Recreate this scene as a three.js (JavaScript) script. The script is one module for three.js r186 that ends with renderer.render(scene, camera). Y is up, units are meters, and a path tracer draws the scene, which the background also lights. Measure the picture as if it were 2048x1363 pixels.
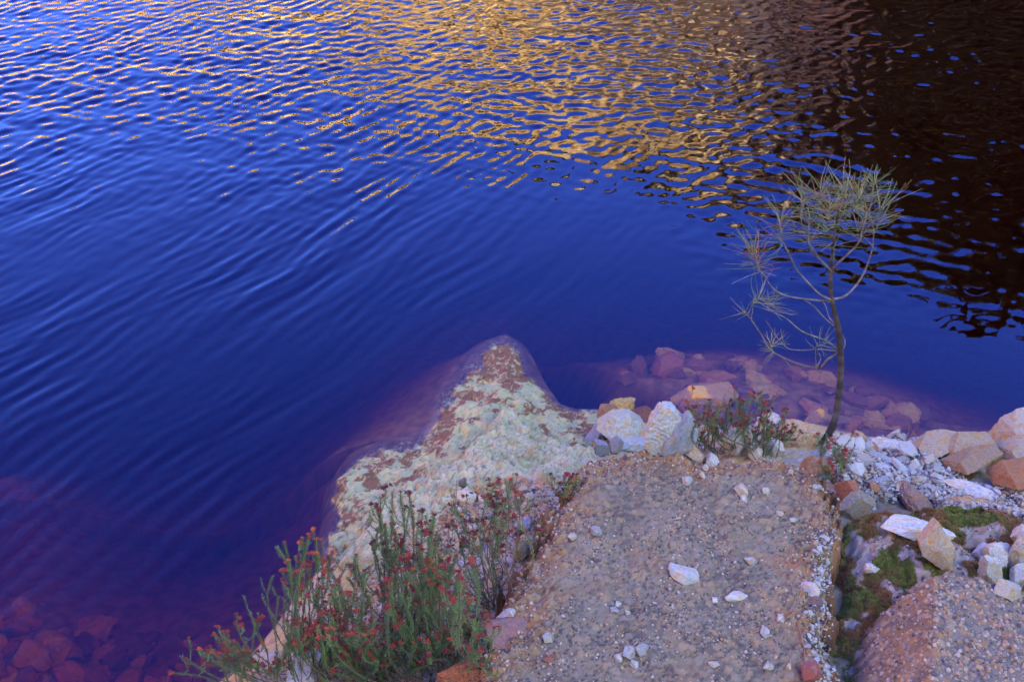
import * as THREE from 'three';
import { mergeGeometries, mergeVertices, toCreasedNormals } from 'three/addons/utils/BufferGeometryUtils.js';
import { ConvexGeometry } from 'three/addons/geometries/ConvexGeometry.js';
import { createNoise2D, createNoise3D } from 'simplex-noise';

// ------------------------------------------------------------------ camera, sky, sun, exposure
const D2R = Math.PI / 180;
const scene = new THREE.Scene();
const CAM_H = 2.1, PITCH = 35 * D2R, FOV = 34.5;
const camera = new THREE.PerspectiveCamera(FOV, 1024 / 681, 0.05, 2000);
camera.position.set(0, CAM_H, 0);
camera.rotation.x = -PITCH;
scene.add(camera);
const renderer = new THREE.WebGLRenderer({ antialias: true });
renderer.toneMapping = THREE.LinearToneMapping;
renderer.toneMappingExposure = 6.9;
renderer.shadowMap.enabled = true;

const SUN_AZ = 130 * D2R, SUN_EL = 25 * D2R;
const sunDir = new THREE.Vector3(Math.sin(SUN_AZ) * Math.cos(SUN_EL), Math.sin(SUN_EL), -Math.cos(SUN_AZ) * Math.cos(SUN_EL));
const sun = new THREE.DirectionalLight(new THREE.Color().setRGB(1, 0.95, 0.80), 5);
sun.position.copy(sunDir).multiplyScalar(150);
sun.castShadow = true;
sun.shadow.mapSize.set(4096, 4096);
Object.assign(sun.shadow.camera, { left: -90, right: 90, top: 90, bottom: -90, near: 1, far: 400 });
scene.add(sun, sun.target);
{
  const W = 512, H = 256, d = new Float32Array(W * H * 4);
  for (let j = 0; j < H; j++) for (let i = 0; i < W; i++) {
    const el = (j + 0.5) / H * Math.PI - Math.PI / 2, az = ((i + 0.5) / W - 0.5) * 2 * Math.PI;
    const v = new THREE.Vector3(Math.cos(el) * Math.cos(az), Math.sin(el), Math.cos(el) * Math.sin(az));
    const low = Math.pow(1 - Math.max(0, v.y), 3), c = Math.max(0, v.dot(sunDir));
    const a = 0.7 * Math.pow(c, 8) + 0.5 * Math.pow(c, 4) + 0.42 * Math.pow(c, 2);
    const o = (j * W + i) * 4;
    d[o] = 0.012 + 0.20 * low + a * 0.90;
    d[o + 1] = 0.042 + 0.44 * low + a;
    d[o + 2] = 0.50 + 1.25 * low + a * 0.80;
    d[o + 3] = 1;
  }
  const t = new THREE.DataTexture(d, W, H, THREE.RGBAFormat, THREE.FloatType);
  t.mapping = THREE.EquirectangularReflectionMapping; t.magFilter = t.minFilter = THREE.LinearFilter; t.needsUpdate = true;
  scene.background = t; scene.environment = t;
}

// ------------------------------------------------------------------ helpers
function rng(seed) { let a = seed >>> 0; return () => { a = (a + 0x6d2b79f5) | 0; let t = Math.imul(a ^ (a >>> 15), 1 | a); t = (t + Math.imul(t ^ (t >>> 7), 61 | t)) ^ t; return ((t ^ (t >>> 14)) >>> 0) / 4294967296; }; }
const N2 = createNoise2D(rng(11)), N3 = createNoise3D(rng(12));
const fbm2 = (x, y, o = 4) => { let s = 0, a = 1, t = 0; for (let i = 0; i < o; i++) { s += a * N2(x, y); t += a; a *= 0.5; x = x * 2.03 + 7.1; y = y * 2.03 - 3.7; } return s / t; };
const fbm3 = (x, y, z, o = 3) => { let s = 0, a = 1, t = 0; for (let i = 0; i < o; i++) { s += a * N3(x, y, z); t += a; a *= 0.5; x = x * 2.03 + 5.1; y = y * 2.03 - 2.7; z = z * 2.03 + 1.3; } return s / t; };
const clamp = (x, a = 0, b = 1) => Math.min(b, Math.max(a, x));
const sstep = (a, b, x) => { const t = clamp((x - a) / (b - a)); return t * t * (3 - 2 * t); };
const lerp = (a, b, t) => a + (b - a) * t;
const mix3 = (a, b, t) => [lerp(a[0], b[0], t), lerp(a[1], b[1], t), lerp(a[2], b[2], t)];
const V = (x, y, z) => new THREE.Vector3(x, y, z);
const FPX = 681.5 / Math.tan(FOV * D2R / 2), SP = Math.sin(PITCH), CP = Math.cos(PITCH);
function ray(px, py) { const X = (px - 1024) / FPX, Y = -(py - 681.5) / FPX; return V(X, -SP + Y * CP, -CP - Y * SP).normalize(); }
// a surveyed spot of the photograph at height h (under water the line of sight is bent by the surface)
function P(px, py, h) {
  const d = ray(px, py);
  if (h >= 0) { const t = (CAM_H - h) / -d.y; return V(d.x * t, h, d.z * t); }
  const t = CAM_H / -d.y, hor = Math.hypot(d.x, d.z), s2 = hor / 1.33, k = -h * s2 / Math.sqrt(1 - s2 * s2);
  return V(d.x * t + d.x / hor * k, h, d.z * t + d.z / hor * k);
}
const used = new Map();
function numbered(n) { const k = used.get(n) ?? 0; used.set(n, k + 1); return k ? `${n}_${String(k).padStart(3, '0')}` : n; }
function lit(m) { m.castShadow = m.receiveShadow = true; return m; }
function thing(name, label, category, pos, group) {
  const o = new THREE.Group(); o.name = numbered(name); if (pos) o.position.copy(pos);
  o.userData = { label, category }; if (group) o.userData.group = group;
  scene.add(o); return o;
}
function one(name, geo, mat, label, category, group) {
  const o = lit(new THREE.Mesh(geo, mat)); o.name = numbered(name);
  o.userData = { label, category }; if (group) o.userData.group = group;
  scene.add(o); return o;
}
function part(parent, name, geo, mat) { const o = lit(new THREE.Mesh(geo, mat)); o.name = name; parent.add(o); return o; }
function structure(name, geo, mat) { const o = lit(new THREE.Mesh(geo, mat)); o.name = numbered(name); o.userData.kind = 'structure'; scene.add(o); return o; }
function stuff(name, geo, mat, matrices, colors, label, category) {
  const o = lit(new THREE.InstancedMesh(geo, mat, matrices.length)); o.name = numbered(name);
  matrices.forEach((m, i) => { o.setMatrixAt(i, m); if (colors) o.setColorAt(i, colors[i]); });
  o.userData = { kind: 'stuff', label, category }; scene.add(o); return o;
}
const lin = (r, g, b) => new THREE.Color().setRGB(r, g, b);

// fine grain for bump, tileable
function grainTexture(seed, n, fn) {
  const d = new Uint8Array(n * n * 4);
  for (let j = 0; j < n; j++) for (let i = 0; i < n; i++) { const v = clamp(fn(i / n, j / n)) * 255, o = (j * n + i) * 4; d[o] = d[o + 1] = d[o + 2] = v; d[o + 3] = 255; }
  const t = new THREE.DataTexture(d, n, n); t.wrapS = t.wrapT = THREE.RepeatWrapping; t.magFilter = t.minFilter = THREE.LinearFilter; t.needsUpdate = true; return t;
}
function tileNoise(seed) { // periodic fbm on the unit square
  const n4 = createNoise3D(rng(seed)), n5 = createNoise3D(rng(seed + 1));
  return (u, v, f) => { const a = u * 2 * Math.PI, b = v * 2 * Math.PI, R = f / 6.283; return 0.5 * n4(Math.cos(a) * R, Math.sin(a) * R, 3 * Math.cos(b) * R / 3) + 0.5 * n5(Math.sin(b) * R + 9, Math.cos(a) * R, Math.sin(a) * R + Math.cos(b) * R); };
}
const tn = tileNoise(5);
const GRAIN = grainTexture(1, 512, (u, v) => 0.5 + 0.28 * tn(u, v, 24) + 0.22 * tn(v, u, 60) + 0.2 * tn(u, v, 130));

// ------------------------------------------------------------------ the pit: walls round the lake, the unseen left one raised as sunlit fill
function table(rows) { return (az) => { az = ((az + 180) % 360 + 360) % 360 - 180; for (let i = 1; i < rows.length; i++) if (az <= rows[i][0]) { const [a, b] = rows[i - 1], [c, d] = rows[i]; const t = (az - a) / (c - a); return lerp(b, d, t * t * (3 - 2 * t) * 0.5 + t * 0.5); } return rows[rows.length - 1][1]; }; }
const ELEV = table([[-180, 25], [-150, 27], [-120, 42], [-90, 49], [-62, 40], [-46, 20], [-30, 13.5], [-25, 14], [-12, 19], [0, 24.5], [13, 26.6], [21, 25.6], [28, 26], [45, 31], [70, 40], [100, 41], [120, 41], [140, 40], [160, 32], [180, 25]]);
const CREST = table([[-180, 19], [-150, 20], [-120, 24], [-90, 28], [-60, 34], [-28, 56], [0, 54], [13, 53], [17, 49], [20, 40], [23, 31], [28, 26], [45, 22], [70, 20], [100, 20], [120, 20], [150, 18], [180, 19]]);
const TOE = table([[-180, 8], [-150, 9], [-120, 11], [-90, 16], [-60, 20], [-28, 32], [0, 34], [13, 33], [17, 30], [20, 22], [23, 15], [28, 12], [45, 10], [70, 9], [100, 8], [150, 7], [180, 8]]);
const shoreZ = (x) => x > 0 ? -2.7 + 0.2 * N2(x * 0.6, 3) : -2.7 + 1.9 * sstep(0, -1, x) + 0.15 * N2(x * 0.7, 9);
function pitH(x, z) {
  const r = Math.hypot(x, z), az = Math.atan2(x, -z) / D2R;
  const land = sstep(-0.9, 1.6, z - shoreZ(x)) * 2.0 - 1.45;
  const toe = TOE(az), cr = CREST(az), top = Math.tan(ELEV(az) * D2R) * cr - CAM_H;
  const s = clamp((r - toe) / (cr - toe));
  let rise = s <= 0 ? 0 : top * (0.72 * s + 0.28 * (Math.floor(s * 5) + sstep(0.45, 0.95, s * 5 % 1)) / 5);
  rise += sstep(0, 0.25, s) * (1.3 * fbm2(x * 0.11, z * 0.11, 4) + 0.5 * fbm2(x * 0.5, z * 0.5, 3));
  if (r > cr) rise += (r - cr) * 0.05 - 0.6 * Math.min(r - cr, 26) * sstep(13, 19, az) * sstep(64, 50, az);
  return Math.max(land, lerp(land, rise, sstep(0, 0.06, s)));
}
const PATCH = { x0: -2.3, x1: 2.5, z0: -4.6, z1: 0.6 };
{
  const nA = 480, radii = [];
  for (let r = 0; r < 8; r += 0.35) radii.push(r);
  for (let r = 8; r < 66; r *= 1.012) radii.push(r);
  for (let r = 66; r < 700; r *= 1.25) radii.push(r);
  const pos = [], col = [], idx = [];
  radii.forEach((r, i) => {
    for (let k = 0; k <= nA; k++) {
      const a = k / nA * 2 * Math.PI, x = r * Math.sin(a), z = -r * Math.cos(a);
      const inset = Math.min(x - PATCH.x0, PATCH.x1 - x, z - PATCH.z0, PATCH.z1 - z);
      const y = pitH(x, z) - 0.7 * sstep(0.0, 0.45, inset);
      pos.push(x, y, z);
      const n = fbm2(x * 0.16 + 40, z * 0.16, 4), m = fbm2(x * 0.6, z * 0.6 + y * 0.9, 3), g = fbm2(x * 0.22 - 30, z * 0.22 + y * 0.1, 4);
      let c = mix3([0.62, 0.38, 0.13], [0.42, 0.18, 0.03], sstep(-0.25, 0.05, 0.6 * n + 0.8 * m - 0.05));
      c = mix3(c, [0.16, 0.075, 0.025], 0.7 * sstep(0.15, 0.4, fbm2(x * 0.45 + 70, z * 0.45 + y * 0.7, 3)));
      c = mix3(c, [0.74, 0.58, 0.34], sstep(0.28, 0.55, m - 0.3 * n));
      const az = a > Math.PI ? a / D2R - 360 : a / D2R;
      const scrub = sstep(0.2, 0.42, g + 0.35 * fbm2(x * 0.9, z * 0.9 + y, 2) + 0.95 * sstep(17, 20, az + 0.04 * y + 2 * m) * sstep(178, 150, az));  // scrub cover; on the right ridge its dark tone also paints in shade
      c = mix3(c, [0.10, 0.06, 0.026], scrub);
      if (y < 0) c = [0.3, 0.12, 0.06];
      col.push(...c);
      if (i && k) { const b = i * (nA + 1) + k, p = b - nA - 1; idx.push(p - 1, p, b - 1, p, b, b - 1); }
    }
  });
  const g = new THREE.BufferGeometry();
  g.setAttribute('position', new THREE.Float32BufferAttribute(pos, 3)); g.setAttribute('color', new THREE.Float32BufferAttribute(col, 3)); g.setIndex(idx); g.computeVertexNormals();
  structure('hillside_terrain', g, new THREE.MeshStandardMaterial({ vertexColors: true, roughness: 0.95 }));
}

// ------------------------------------------------------------------ the near shore as one height function
const SURVEY = [
  [440, 1363, 0], [510, 1300, 0], [560, 1240, 0], [600, 1180, 0], [640, 1125, 0], [560, 1363, .1], [640, 1300, .1], [680, 1200, .1], [760, 1363, .2], [800, 1250, .2], [900, 1363, .28], [900, 1250, .26], [960, 1180, .28], [1000, 1120, .28], [1060, 1060, .3], [1100, 1000, .28], [1000, 1363, .33], [1130, 1363, .36],
  [662, 1070, .006], [662, 1000, .0], [672, 962, -.003], [705, 928, -.003], [770, 905, -.003], [850, 896, -.002], [700, 1040, .02], [720, 980, .012], [760, 980, .018], [800, 940, .012], [690, 1100, .02], [860, 930, .03], [890, 880, .03], [930, 830, .035], [980, 790, .04], [1040, 790, .04], [1060, 830, .06], [1080, 870, .09], [1130, 850, .05], [1170, 880, .08], [1180, 840, .02], [1140, 822, .0], [1100, 802, 0],
  [1000, 820, .09], [1010, 850, .13], [950, 900, .13], [900, 935, .13], [850, 960, .12], [770, 1010, .1], [720, 1080, .07], [680, 1120, .04], [1000, 920, .2], [1060, 930, .2], [1130, 940, .22], [1180, 910, .2], [920, 980, .2], [840, 1020, .18], [760, 1090, .13], [800, 1150, .17], [880, 1080, .22], [960, 1020, .24], [1050, 980, .26], [1300, 950, .2], [1400, 1000, .25],
  [1000, 690, -.008], [1040, 715, .004], [960, 730, -.008], [1058, 755, .014], [980, 760, .008], [930, 790, .006], [1085, 785, .012], [900, 830, .006], [1012, 670, -.025], [1030, 690, -.006], [932, 727, -.012], [902, 775, -.006], [882, 815, -.003], [974, 692, -.012], [950, 707, -.014], [988, 676, -.03], [915, 800, .004], [950, 755, .0],
  [880, 730, -.2], [820, 790, -.2], [760, 840, -.18], [680, 890, -.15], [640, 935, -.16], [632, 1000, -.24], [634, 1060, -.2], [610, 1120, -.1], [560, 1180, -.12], [800, 700, -.45], [700, 800, -.45], [600, 900, -.45], [560, 1000, -.4], [500, 1100, -.3], [460, 1200, -.2], [400, 1300, -.16], [300, 1363, -.19], [150, 1363, -.21], [50, 1250, -.21], [0, 1150, -.24], [0, 1363, -.19], [200, 1250, -.28], [300, 1200, -.28], [400, 1100, -.38], [200, 1100, -.33], [100, 1000, -.33], [0, 950, -.33], [300, 1000, -.5], [500, 900, -.6], [0, 850, -.6], [300, 850, -.7], [600, 750, -.7], [800, 600, -.8], [950, 630, -.5], [1010, 635, -.45], [1065, 670, -.5],
  [1000, 560, -.9], [500, 600, -1], [100, 600, -1], [0, 300, -1.3], [600, 300, -1.3], [1200, 300, -1.3], [2000, 300, -1.3], [1500, 500, -1.1], [1900, 600, -1],
  [1090, 710, -.5], [1115, 765, -.45], [1130, 788, -.25], [1150, 800, -.08], [1200, 795, -.03], [1200, 765, -.13], [1250, 735, -.2], [1180, 720, -.5], [1300, 680, -.5],
  [1230, 830, .03], [1300, 830, -.02], [1400, 820, -.05], [1500, 830, -.05], [1450, 850, 0], [1350, 870, .05], [1560, 850, .02], [1620, 860, .04], [1680, 850, -.02], [1750, 860, -.04], [1700, 880, .06], [1800, 880, 0], [1850, 890, 0], [1780, 900, .08],
  [1330, 760, -.09], [1400, 760, -.09], [1500, 760, -.10], [1600, 770, -.10], [1700, 790, -.11], [1800, 830, -.11], [1330, 712, -.17], [1450, 712, -.19], [1600, 732, -.2], [1720, 762, -.21], [1830, 802, -.22], [1900, 850, -.25], [1980, 860, -.25], [1400, 670, -.5], [1600, 690, -.55], [1780, 740, -.55], [1900, 800, -.5], [2048, 830, -.45],
  [1840, 900, 0], [1900, 885, .03], [1960, 880, .05], [2000, 870, .05], [2048, 850, .08], [1700, 920, .2], [1800, 950, .22], [1900, 970, .22], [2000, 1000, .25], [2048, 950, .2], [1680, 980, .28], [1720, 1030, .31], [1850, 1010, .28], [2000, 1060, .32], [1660, 1100, .40], [1655, 1250, .405], [1665, 1363, .41], [1650, 1180, .40], [1800, 1150, .35], [2048, 1150, .38], [2048, 1363, .40], [1900, 1300, .40], [1600, 930, .2], [1500, 920, .2], [1640, 890, .12], [1560, 890, .13], [1450, 890, .12],
].map(([px, py, h]) => P(px, py, h < -0.2 ? h * (1 + 1.0 * sstep(-0.2, -0.45, h)) : h));
const BORDER = []; // tie the patch to the pit round its edge
for (let i = 0; i < 14; i++) { const t = i / 13; for (const [x, z] of [[lerp(PATCH.x0, PATCH.x1, t), PATCH.z0], [PATCH.x0, lerp(PATCH.z0, PATCH.z1, t)], [PATCH.x1, lerp(PATCH.z0, PATCH.z1, t)], [lerp(PATCH.x0, PATCH.x1, t), PATCH.z1]]) BORDER.push(V(x, pitH(x, z), z)); }
const CTRL = [...SURVEY, ...BORDER].filter((p, i, a) => !a.slice(0, i).some((q) => Math.hypot(p.x - q.x, p.z - q.z) < 0.012));
const WGT = (() => { // solve the interpolation, kernel = distance
  const n = CTRL.length, A = CTRL.map((p, i) => { const r = new Float64Array(n + 2); CTRL.forEach((q, j) => { r[j] = Math.hypot(p.x - q.x, p.z - q.z); }); r[n] = 1; r[n + 1] = p.y; return r; });
  const last = new Float64Array(n + 2); last.fill(1, 0, n); A.push(last);
  const m = n + 1;
  for (let c = 0; c < m; c++) {
    let p = c; for (let r = c + 1; r < m; r++) if (Math.abs(A[r][c]) > Math.abs(A[p][c])) p = r;
    [A[c], A[p]] = [A[p], A[c]];
    for (let r = c + 1; r < m; r++) { const f = A[r][c] / A[c][c]; if (f) for (let k = c; k <= m; k++) A[r][k] -= f * A[c][k]; }
  }
  const w = new Float64Array(m);
  for (let c = m - 1; c >= 0; c--) { let s = A[c][m]; for (let k = c + 1; k < m; k++) s -= A[c][k] * w[k]; w[c] = s / A[c][c]; }
  return w;
})();
function baseH(x, z) { let s = WGT[CTRL.length]; for (let i = 0; i < CTRL.length; i++) { const p = CTRL[i], dx = x - p.x, dz = z - p.z; s += WGT[i] * Math.sqrt(dx * dx + dz * dz); } return s; }
function inPoly(poly, x, z) { let c = false; for (let i = 0, j = poly.length - 1; i < poly.length; j = i++) { const a = poly[i], b = poly[j]; if ((a.z > z) !== (b.z > z) && x < (b.x - a.x) * (z - a.z) / (b.z - a.z) + a.x) c = !c; } return c; }
function polyDist(poly, x, z) { let m = 1e9; for (let i = 0, j = poly.length - 1; i < poly.length; j = i++) { const a = poly[i], b = poly[j], ex = b.x - a.x, ez = b.z - a.z, t = clamp(((x - a.x) * ex + (z - a.z) * ez) / (ex * ex + ez * ez)); m = Math.min(m, Math.hypot(x - a.x - t * ex, z - a.z - t * ez)); } return inPoly(poly, x, z) ? m : -m; }
const PROMONTORY = [[1010, 660, -.12], [1045, 692, -.1], [1076, 732, -.07], [1094, 775, -.04], [1116, 808, -.02], [1150, 815, 0], [1200, 818, 0], [1235, 838, .03], [1220, 880, .1], [1190, 930, .2], [1110, 965, .26], [1040, 965, .25], [960, 975, .23], [890, 1020, .22], [820, 1080, .19], [740, 1150, .14], [690, 1180, .1], [650, 1130, .02], [645, 1075, -.02], [645, 1000, -.04], [652, 950, -.04], [700, 900, -.04], [770, 880, -.04], [855, 876, -.03], [876, 845, -.03], [868, 812, -.05], [895, 770, -.07], [925, 720, -.1], [970, 685, -.11]].map((a) => P(...a));
const UPPER = [[1008, 808, .1], [1045, 828, .12], [1085, 870, .14], [1140, 888, .16], [1200, 900, .2], [1190, 960, .22], [1110, 990, .26], [1040, 990, .25], [960, 1000, .23], [890, 1040, .22], [820, 1100, .19], [740, 1180, .14], [690, 1200, .1], [668, 1140, .05], [705, 1085, .08], [770, 1003, .1], [830, 958, .12], [900, 932, .12], [950, 885, .12], [985, 835, .11]].map((a) => P(...a));
const tipR = P(1012, 660, -.12), heelR = P(1118, 810, -.02), lobeZ = P(855, 880, -.03).z;
function ledgeDrop(x, z, h) { // how much deeper the bed lies just off the rock tongue
  if (h > -0.004) return 0; const d = -polyDist(PROMONTORY, x, z); if (d < 0) return 0;
  const right = x > lerp(tipR.x, heelR.x, (z - tipR.z) / (heelR.z - tipR.z)) - 0.01 && z < heelR.z + 0.02 && z > tipR.z - 0.25, left = z > lobeZ - 0.02 && x < -0.15;
  return (right ? 0.42 * sstep(0.26, 0.1, d) : left ? 0.16 : 0.03) * sstep(0.0, 0.05, d) * sstep(-0.004, -0.02, h);
}
function detail(x, z, h) { // relief of the bare ground: bedrock bumps, gravelly dirt, silted bed
  const land = sstep(-0.02, 0.06, h), d = polyDist(PROMONTORY, x, z), rock = sstep(-0.02, 0.03, d);
  let r = 0.010 * fbm2(x * 8, z * 8, 3) * (0.5 + land);
  const ridged = 1 - Math.abs(fbm2(x * 7 + 5 + z * 3, z * 7 - x * 3, 3)), high = sstep(0.05, 0.14, h);
  r += rock * (0.020 * (ridged - 0.8) * (0.35 + 0.65 * high) + 0.0018 * fbm2(x * 42, z * 42, 3) - 0.010 * high * sstep(0.10, 0.02, Math.abs(fbm2(x * 6 + 31, z * 8, 3))) + high * (0.009 * fbm2(x * 22, z * 22, 4) - 0.006 * sstep(0.25, 0.5, N2(x * 34, z * 34))));
  r += rock * (1 - high) * (0.012 * (0.35 - Math.abs(fbm2(x * 13 + 2, z * 13, 3))) - 0.010 * sstep(0.05, 0.0, Math.abs(fbm2(x * 9 - 14, z * 11, 3)))) * sstep(-0.05, 0.02, d);
  if (rock > 0) { const du = polyDist(UPPER, x, z) + 0.012 * fbm2(x * 18, z * 18, 3); r += rock * (0.05 * sstep(-0.012, 0.022, du) - 0.03 * sstep(-0.1, 0.0, du)); }
  r += (1 - rock) * land * (0.006 * fbm2(x * 30, z * 30, 3) + 0.002 * Math.max(0, N2(x * 60, z * 60)));
  return r;
}
const HGRID = { nx: 641, nz: 601 };
HGRID.h = new Float32Array(HGRID.nx * HGRID.nz);
HGRID.dx = (PATCH.x1 - PATCH.x0) / (HGRID.nx - 1); HGRID.dz = (PATCH.z1 - PATCH.z0) / (HGRID.nz - 1);
for (let j = 0; j < HGRID.nz; j++) for (let i = 0; i < HGRID.nx; i++) { const x = PATCH.x0 + i * HGRID.dx, z = PATCH.z0 + j * HGRID.dz; const b = baseH(x, z); HGRID.h[j * HGRID.nx + i] = b + detail(x, z, b) - ledgeDrop(x, z, b); }
function H(x, z) {
  const u = (x - PATCH.x0) / HGRID.dx, v = (z - PATCH.z0) / HGRID.dz;
  if (u < 0 || v < 0 || u >= HGRID.nx - 1 || v >= HGRID.nz - 1) return pitH(x, z);
  const i = Math.floor(u), j = Math.floor(v), a = u - i, b = v - j, h = HGRID.h, n = HGRID.nx, k = j * n + i;
  return lerp(lerp(h[k], h[k + 1], a), lerp(h[k + n], h[k + n + 1], a), b);
}
// where the line of sight through a spot of the photograph meets the ground (bent at the water)
function hit(px, py, top = H) {
  let d = ray(px, py), p = V(0, CAM_H, 0), wet = false;
  for (let i = 0; i < 4000; i++) {
    p.addScaledVector(d, 0.004);
    if (top === H && !wet && p.y < 0) { wet = true; const hor = Math.hypot(d.x, d.z), s2 = hor / 1.33; d = V(d.x / hor * s2, -Math.sqrt(1 - s2 * s2), d.z / hor * s2); }
    if (p.y < top(p.x, p.z)) return p;
  }
  return p;
}
let shoreMat; const rustAt = P(985, 985, 0.24), tongueZ = P(1000, 768, 0).z;
function shoreColor(x, z, y) {
  const d = polyDist(PROMONTORY, x, z), rock = sstep(-0.015, 0.02, d + 0.02 * N2(x * 20, z * 20));
  const n1 = fbm2(x * 5 + 20, z * 5, 4), n2 = fbm2(x * 17, z * 17 + 8, 4), n3 = fbm2(x * 45 + 3, z * 45, 3), n4 = N2(x * 110, z * 110);
  // bedrock: grey-green with rust staining where the lake has stood, whitish above
  const du = polyDist(UPPER, x, z) + 0.012 * fbm2(x * 18, z * 18, 3), up = sstep(-0.008, 0.012, du), wx = x + 0.03 * fbm2(x * 14, z * 14, 2), wz = z + 0.03 * fbm2(x * 14 + 9, z * 14, 2), q = fbm2(wx * 10 + 4, wz * 10, 4), q2 = fbm2(wx * 21 - 6, wz * 21, 4);
  // low shelf: grey-green and yellow crust broken by rust-brown patches, most of them along its rim
  let r = mix3([0.235, 0.255, 0.120], [0.34, 0.30, 0.11], sstep(-0.15, 0.3, q2 + 0.4 * n1));
  r = mix3(r, [0.130, 0.062, 0.028], sstep(0.0, 0.1, q + 0.45 * q2 + 0.34 * sstep(0.09, 0.0, d) + 0.25 * sstep(0.006, -0.02, y) + 0.55 * sstep(tongueZ + 0.06, tongueZ - 0.08, z) + 0.32 * sstep(-0.06, -0.13, du) - 0.27));
  r = mix3(r, [0.36, 0.30, 0.13], 0.8 * sstep(0.10, 0.03, Math.abs(q2 - 0.22)) * sstep(-0.035, 0.0, y));
  r = mix3(r, [0.17, 0.07, 0.035], 0.75 * sstep(0.0, -0.03, y));
  r = mix3(r, [0.075, 0.038, 0.028], 0.6 * sstep(0.03, -0.01, y) * sstep(0.2, 0.45, fbm2(x * 26 - z * 10, z * 14, 4)));
  // upper mass: whitish crumbling rock with dark pits, ochre and olive stains
  let w = mix3([0.30, 0.30, 0.185], [0.37, 0.345, 0.235], sstep(-0.3, 0.3, n2));
  w = mix3(w, [0.22, 0.235, 0.13], 0.7 * sstep(0.05, 0.4, n1 + 0.3 * n2));
  w = mix3(w, [0.12, 0.095, 0.06], 0.75 * sstep(0.40, 0.62, fbm2(x * 60 + 9, z * 60, 3) + 0.35 * n2));
  w = mix3(w, [0.45, 0.40, 0.28], 0.6 * sstep(0.15, 0.5, fbm2(x * 30, z * 30 + 40, 4)));
  w = mix3(w, [0.32, 0.15, 0.045], 0.55 * sstep(0.3, 0.5, fbm2(x * 11 - 20, z * 11, 4)));
  r = mix3(r, [w[0] * 0.95, w[1] * 0.96, w[2] * 0.76], up);
  // loose ground: buff gravel with ochre and grey patches
  let g = mix3([0.31, 0.25, 0.11], [0.36, 0.25, 0.07], sstep(-0.1, 0.4, n1));
  g = mix3(g, [0.30, 0.29, 0.23], sstep(0.0, 0.4, n2 - 0.3 * n1));
  g = mix3(g, [0.30, 0.11, 0.035], sstep(0.25, 0.5, n2 * 0.6 + n1 * 0.6));
  g = mix3(g, [0.16, 0.12, 0.09], 0.5 * sstep(0.1, 0.6, n4));
  g = mix3(g, [0.34, 0.115, 0.03], 0.85 * sstep(0.16, 0.06, Math.hypot(x - rustAt.x, (z - rustAt.z) * 1.6) + 0.08 * n2));  // rust-red earth at the crest
  g = mix3(g, [0.11, 0.092, 0.052], 0.85 * sstep(0.36, 0.44, x) * sstep(-2.02, -1.9, z + 0.1 * n1));  // dark soil round the concrete
  // lake bed: rust silt
  const bed = mix3([0.28, 0.15, 0.06], [0.18, 0.09, 0.045], sstep(-0.3, 0.4, n2));
  g = mix3(g, bed, sstep(0.025, -0.02, y + 0.015 * n2));
  r = mix3(r, bed, 0.6 * sstep(-0.08, -0.2, y + 0.02 * n2));
  return mix3(g, r, rock);
}
{
  const { nx, nz, dx, dz, h } = HGRID, pos = new Float32Array(nx * nz * 3), col = new Float32Array(nx * nz * 3), uv = new Float32Array(nx * nz * 2), groundIdx = [], rockIdx = [], side = new Uint8Array(nx * nz);
  for (let j = 0; j < nz; j++) for (let i = 0; i < nx; i++) {
    const k = j * nx + i, x = PATCH.x0 + i * dx, z = PATCH.z0 + j * dz;
    const dp = polyDist(PROMONTORY, x, z); pos.set([x, h[k] - 0.03 * sstep(0.004, 0.02, dp), z], k * 3); col.set(shoreColor(x, z, h[k]), k * 3); uv.set([x * 4, z * 4], k * 2);
    side[k] = dp > 0.05 ? 1 : 0;
    if (i && j && !side[k]) { const t = groundIdx; t.push(k - nx - 1, k - 1, k - nx, k - nx, k - 1, k); }
  }
  const base = new THREE.BufferGeometry();
  base.setAttribute('position', new THREE.BufferAttribute(pos, 3)); base.setAttribute('color', new THREE.BufferAttribute(col, 3)); base.setAttribute('uv', new THREE.BufferAttribute(uv, 2));
  const all = new Uint32Array(groundIdx.length + rockIdx.length); all.set(groundIdx); all.set(rockIdx, groundIdx.length);
  base.setIndex(new THREE.BufferAttribute(all, 1)); base.computeVertexNormals();
  const cut = (list) => { // compact copy with only the vertices it needs
    const map = new Map(), p = [], n = [], c = [], u = [], id = [], N = base.attributes.normal.array;
    for (const k of list) { let m = map.get(k); if (m === undefined) { m = map.size; map.set(k, m); p.push(pos[k * 3], pos[k * 3 + 1], pos[k * 3 + 2]); n.push(N[k * 3], N[k * 3 + 1], N[k * 3 + 2]); c.push(col[k * 3], col[k * 3 + 1], col[k * 3 + 2]); u.push(uv[k * 2], uv[k * 2 + 1]); } id.push(m); }
    const g = new THREE.BufferGeometry();
    g.setAttribute('position', new THREE.Float32BufferAttribute(p, 3)); g.setAttribute('normal', new THREE.Float32BufferAttribute(n, 3)); g.setAttribute('color', new THREE.Float32BufferAttribute(c, 3)); g.setAttribute('uv', new THREE.Float32BufferAttribute(u, 2)); g.setIndex(id); return g;
  };
  const mat = new THREE.MeshStandardMaterial({ vertexColors: true, roughness: 0.93, bumpMap: GRAIN, bumpScale: 0.0012 });
  structure('shore_ground', cut(groundIdx), mat);
  shoreMat = mat;
}

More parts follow.
